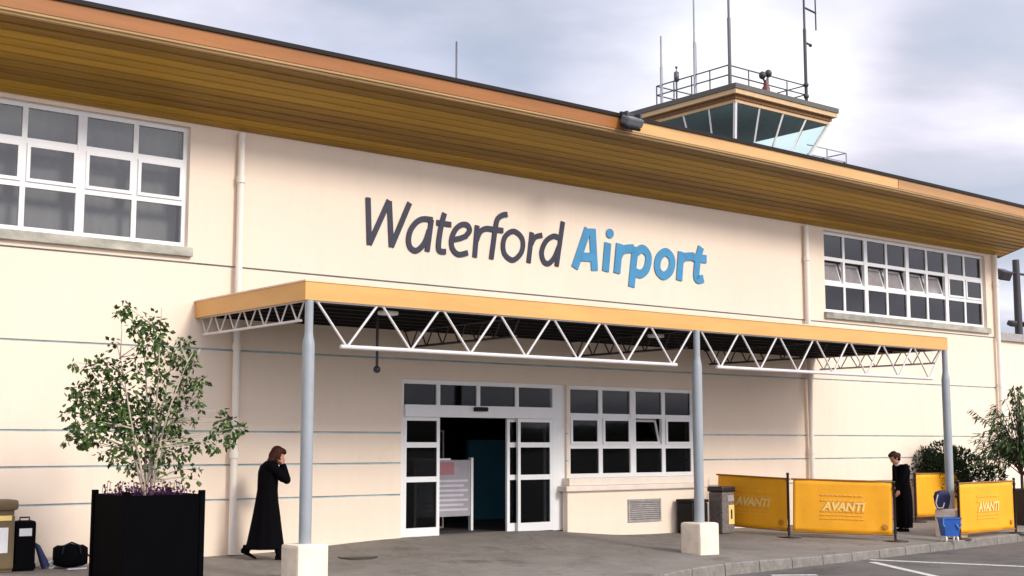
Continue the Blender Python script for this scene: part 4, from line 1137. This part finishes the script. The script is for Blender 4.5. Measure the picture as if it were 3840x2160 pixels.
# second person: long black dress, head bowed, one arm reaching to the barrier post
def person_dress():
    x, y = 23.45, -2.10
    P = thing('person', 'person in a long black dress with head bowed, beside the barrier post', 'person', (x, y, gz(x, y)), R(164))
    Hd = Vector((.150,0,1.50)); MH = Matrix.Translation(Hd) @ Matrix.Rotation(R(34),4,'Y')
    body = MB(); head(body, Hd, 0, MH)
    limb(body, [(.03,0,1.33),(.10,0,1.44)], [.055,.048])
    ell_rings(body, [(-.03,0,.86,.10,.14,0),(-.03,0,1.0,.10,.14,0),(-.02,0,1.12,.09,.125,0),(-.02,0,1.26,.10,.15,0),(.0,0,1.35,.075,.15,0),(.02,0,1.38,.05,.08,0)])
    limb(body, [(-.03,-.07,.9),(-.03,-.075,.48),(-.04,-.08,.07)], [.085,.055,.038])
    limb(body, [(-.03,.07,.9),(-.02,.075,.48),(-.03,.08,.07)], [.085,.055,.038])
    limb(body, [(.0,.165,1.32),(.13,.20,1.08),(.21,.17,.84)], [.046,.038,.026])
    limb(body, [(.0,-.165,1.32),(-.02,-.20,1.06),(.09,-.17,.84)], [.046,.038,.026])
    hand(body, (.20,.17,.84), (.45,-.05,-.85), (-.1,-.9,.1), .5, .16)
    hand(body, (.09,-.17,.84), (.35,.05,-.9), (-.1,.9,.1), .4, .16)
    remeshed(body, 'body', M['skin'], P, .0075, 2)
    dress = MB()
    ell_rings(dress, [(-.05,0,.075,.15,.165,.05),(-.05,0,.09,.155,.17,.05),(-.055,0,.35,.165,.18,.045),(-.06,0,.62,.165,.185,.03),(-.055,0,.86,.145,.18,.02),(-.045,0,1.02,.125,.155,.01),(-.05,0,1.14,.13,.17,.0),(-.05,0,1.25,.14,.185,0),(-.025,0,1.33,.12,.185,0),(.015,0,1.375,.07,.10,0)], 40)
    limb(dress, [(-.005,.165,1.32),(.13,.205,1.08),(.205,.175,.87)], [.07,.058,.042])
    limb(dress, [(-.005,-.165,1.32),(-.02,-.205,1.06),(.08,-.175,.87)], [.07,.058,.042])
    remeshed(dress, 'dress', M['cloth'], P, .013, 4)
    cl = MB(); cl.lathe([(.066,-.01),(.072,.0),(.066,.025),(.058,.03)], (0,0,0), 16); cl.xf(Matrix.Translation((.045,0,1.375)) @ Matrix.Rotation(R(25),4,'Y')); cl.build('collar', M['paper'], P)
    for sy in (-.08,.08):
        s = MB(); shoe(s, (-.09,sy,0), (1,0)); s.build('shoe', M['cloth'], P)
    hair = MB()
    for (c, r) in (((-.025,0,.055),(.094,.084,.09)),((-.05,0,0),(.07,.08,.075)),((.03,0,.095),(.068,.07,.045)),((-.115,0,-.01),(.06,.058,.06)),((-.065,0,-.05),(.05,.078,.07)),((-.02,.052,.03),(.075,.04,.055)),((-.02,-.052,.03),(.075,.04,.055))): hair.ball(c, r, 14, 10)
    hair.xf(MH); remeshed(hair, 'hair', M['brownhair'], P, .010, 3)
person_dress()

# ------------------------------------------------------------------ sky and sun
SUN_EL, SUN_AZ = R(31), R(168)      # azimuth measured clockwise from +y
W = bpy.data.worlds.new('World'); SC.world = W; W.use_nodes = True
nt = W.node_tree; N = nt.nodes; L = nt.links; N.clear()
out = N.new('ShaderNodeOutputWorld')
sky = N.new('ShaderNodeTexSky'); sky.sky_type = 'NISHITA'; sky.sun_disc = False
sky.sun_elevation = SUN_EL; sky.sun_rotation = SUN_AZ; sky.air_density = 1.0; sky.dust_density = 2.0; sky.ozone_density = 1.5
bg1 = N.new('ShaderNodeBackground'); bg1.inputs['Strength'].default_value = .09; L.new(sky.outputs[0], bg1.inputs['Color'])
tc = N.new('ShaderNodeTexCoord')
def math_(op, a, b_=None):
    m = N.new('ShaderNodeMath'); m.operation = op
    for i, v in enumerate((a, b_)):
        if v is None: continue
        if isinstance(v, (int, float)): m.inputs[i].default_value = v
        else: L.new(v, m.inputs[i])
    return m.outputs[0]
# clouds as a layer overhead: direction divided by its height gives a flat cloud deck
sep = N.new('ShaderNodeSeparateXYZ'); L.new(tc.outputs['Generated'], sep.inputs[0])
zc = math_('MAXIMUM', math_('ADD', sep.outputs['Z'], .16), .05)
cx_ = math_('DIVIDE', sep.outputs['X'], zc); cy_ = math_('DIVIDE', sep.outputs['Y'], zc)
cmb = N.new('ShaderNodeCombineXYZ'); L.new(cx_, cmb.inputs[0]); L.new(cy_, cmb.inputs[1])
n1 = N.new('ShaderNodeTexNoise'); n1.inputs['Scale'].default_value = CLOUD_SCALE; n1.inputs['Detail'].default_value = 7; n1.inputs['Roughness'].default_value = .52; n1.inputs['Distortion'].default_value = .3
mp = N.new('ShaderNodeMapping'); mp.inputs['Location'].default_value = CLOUD_OFF; L.new(cmb.outputs[0], mp.inputs['Vector']); L.new(mp.outputs[0], n1.inputs['Vector'])
r1 = N.new('ShaderNodeValToRGB'); e = r1.color_ramp.elements
e[0].position = .30; e[0].color = (.37,.41,.50,1)
e[1].position = .64; e[1].color = (.86,.85,.88,1)
for pos, c in ((.40,(.46,.47,.55,1)),(.47,(.58,.565,.655,1)),(.55,(.70,.69,.77,1))):
    k = e.new(pos); k.color = c
# broad cloud masses: heavier banks and a bright break, each in its own part of the sky
dens = n1.outputs['Fac']
def bank(direction, width, amount, src):
    d = N.new('ShaderNodeVectorMath'); d.operation = 'DOT_PRODUCT'; L.new(tc.outputs['Generated'], d.inputs[0]); d.inputs[1].default_value = direction
    m = N.new('ShaderNodeMapRange'); m.interpolation_type = 'SMOOTHSTEP'; L.new(d.outputs['Value'], m.inputs['Value'])
    m.inputs['From Min'].default_value = math.cos(width); m.inputs['From Max'].default_value = 1; m.inputs['To Min'].default_value = 0; m.inputs['To Max'].default_value = amount
    return math_('ADD', src, m.outputs[0])
for dv, wd, am in (((.842,.499,.215), .115, -.13), ((.80,.54,.255), .09, -.05), ((.63,.728,.268), .12, -.10), ((.677,.668,.312), .10, .10), ((.745,.59,.31), .10, .06), ((.852,.49,.165), .07, .10), ((.47,.825,.30), .12, -.03)):
    dens = bank(dv, wd, am, dens)
L.new(dens, r1.inputs['Fac'])
bg2 = N.new('ShaderNodeBackground'); L.new(r1.outputs['Color'], bg2.inputs['Color'])
# an overcast sky is brighter round the veiled sun than opposite it
dt = N.new('ShaderNodeVectorMath'); dt.operation = 'DOT_PRODUCT'; L.new(tc.outputs['Generated'], dt.inputs[0])
dt.inputs[1].default_value = (math.sin(SUN_AZ)*math.cos(SUN_EL), math.cos(SUN_AZ)*math.cos(SUN_EL), math.sin(SUN_EL))
mr = N.new('ShaderNodeMapRange'); L.new(dt.outputs['Value'], mr.inputs['Value'])
mr.inputs['From Min'].default_value = -.25; mr.inputs['From Max'].default_value = .95; mr.inputs['To Min'].default_value = .82; mr.inputs['To Max'].default_value = 1.6
L.new(mr.outputs[0], bg2.inputs['Strength'])
n2 = N.new('ShaderNodeTexNoise'); n2.inputs['Scale'].default_value = .9; n2.inputs['Detail'].default_value = 5; L.new(mp.outputs[0], n2.inputs['Vector'])
r2 = N.new('ShaderNodeValToRGB'); r2.color_ramp.elements[0].position = .34; r2.color_ramp.elements[1].position = .50
r2.color_ramp.elements[0].color = (.62,.62,.62,1)
L.new(n2.outputs['Fac'], r2.inputs['Fac'])
mx = N.new('ShaderNodeMixShader'); L.new(r2.outputs['Color'], mx.inputs['Fac']); L.new(bg1.outputs[0], mx.inputs[1]); L.new(bg2.outputs[0], mx.inputs[2])
L.new(mx.outputs[0], out.inputs['Surface'])

SL = bpy.data.lights.new('Sun', 'SUN'); SL.energy = SUN_E; SL.angle = R(14); SL.color = (1, .93, .84)
so = bpy.data.objects.new('Sun', SL); COL.objects.link(so)
sd = Vector((math.sin(SUN_AZ)*math.cos(SUN_EL), math.cos(SUN_AZ)*math.cos(SUN_EL), math.sin(SUN_EL)))
so.rotation_euler = (-sd).to_track_quat('-Z', 'Y').to_euler(); so.location = sd*60

SC.view_settings.view_transform = 'Standard'; SC.view_settings.look = 'None'
SC.view_settings.exposure = EXPOSURE; SC.view_settings.gamma = 1; SC.view_settings.use_curve_mapping = False
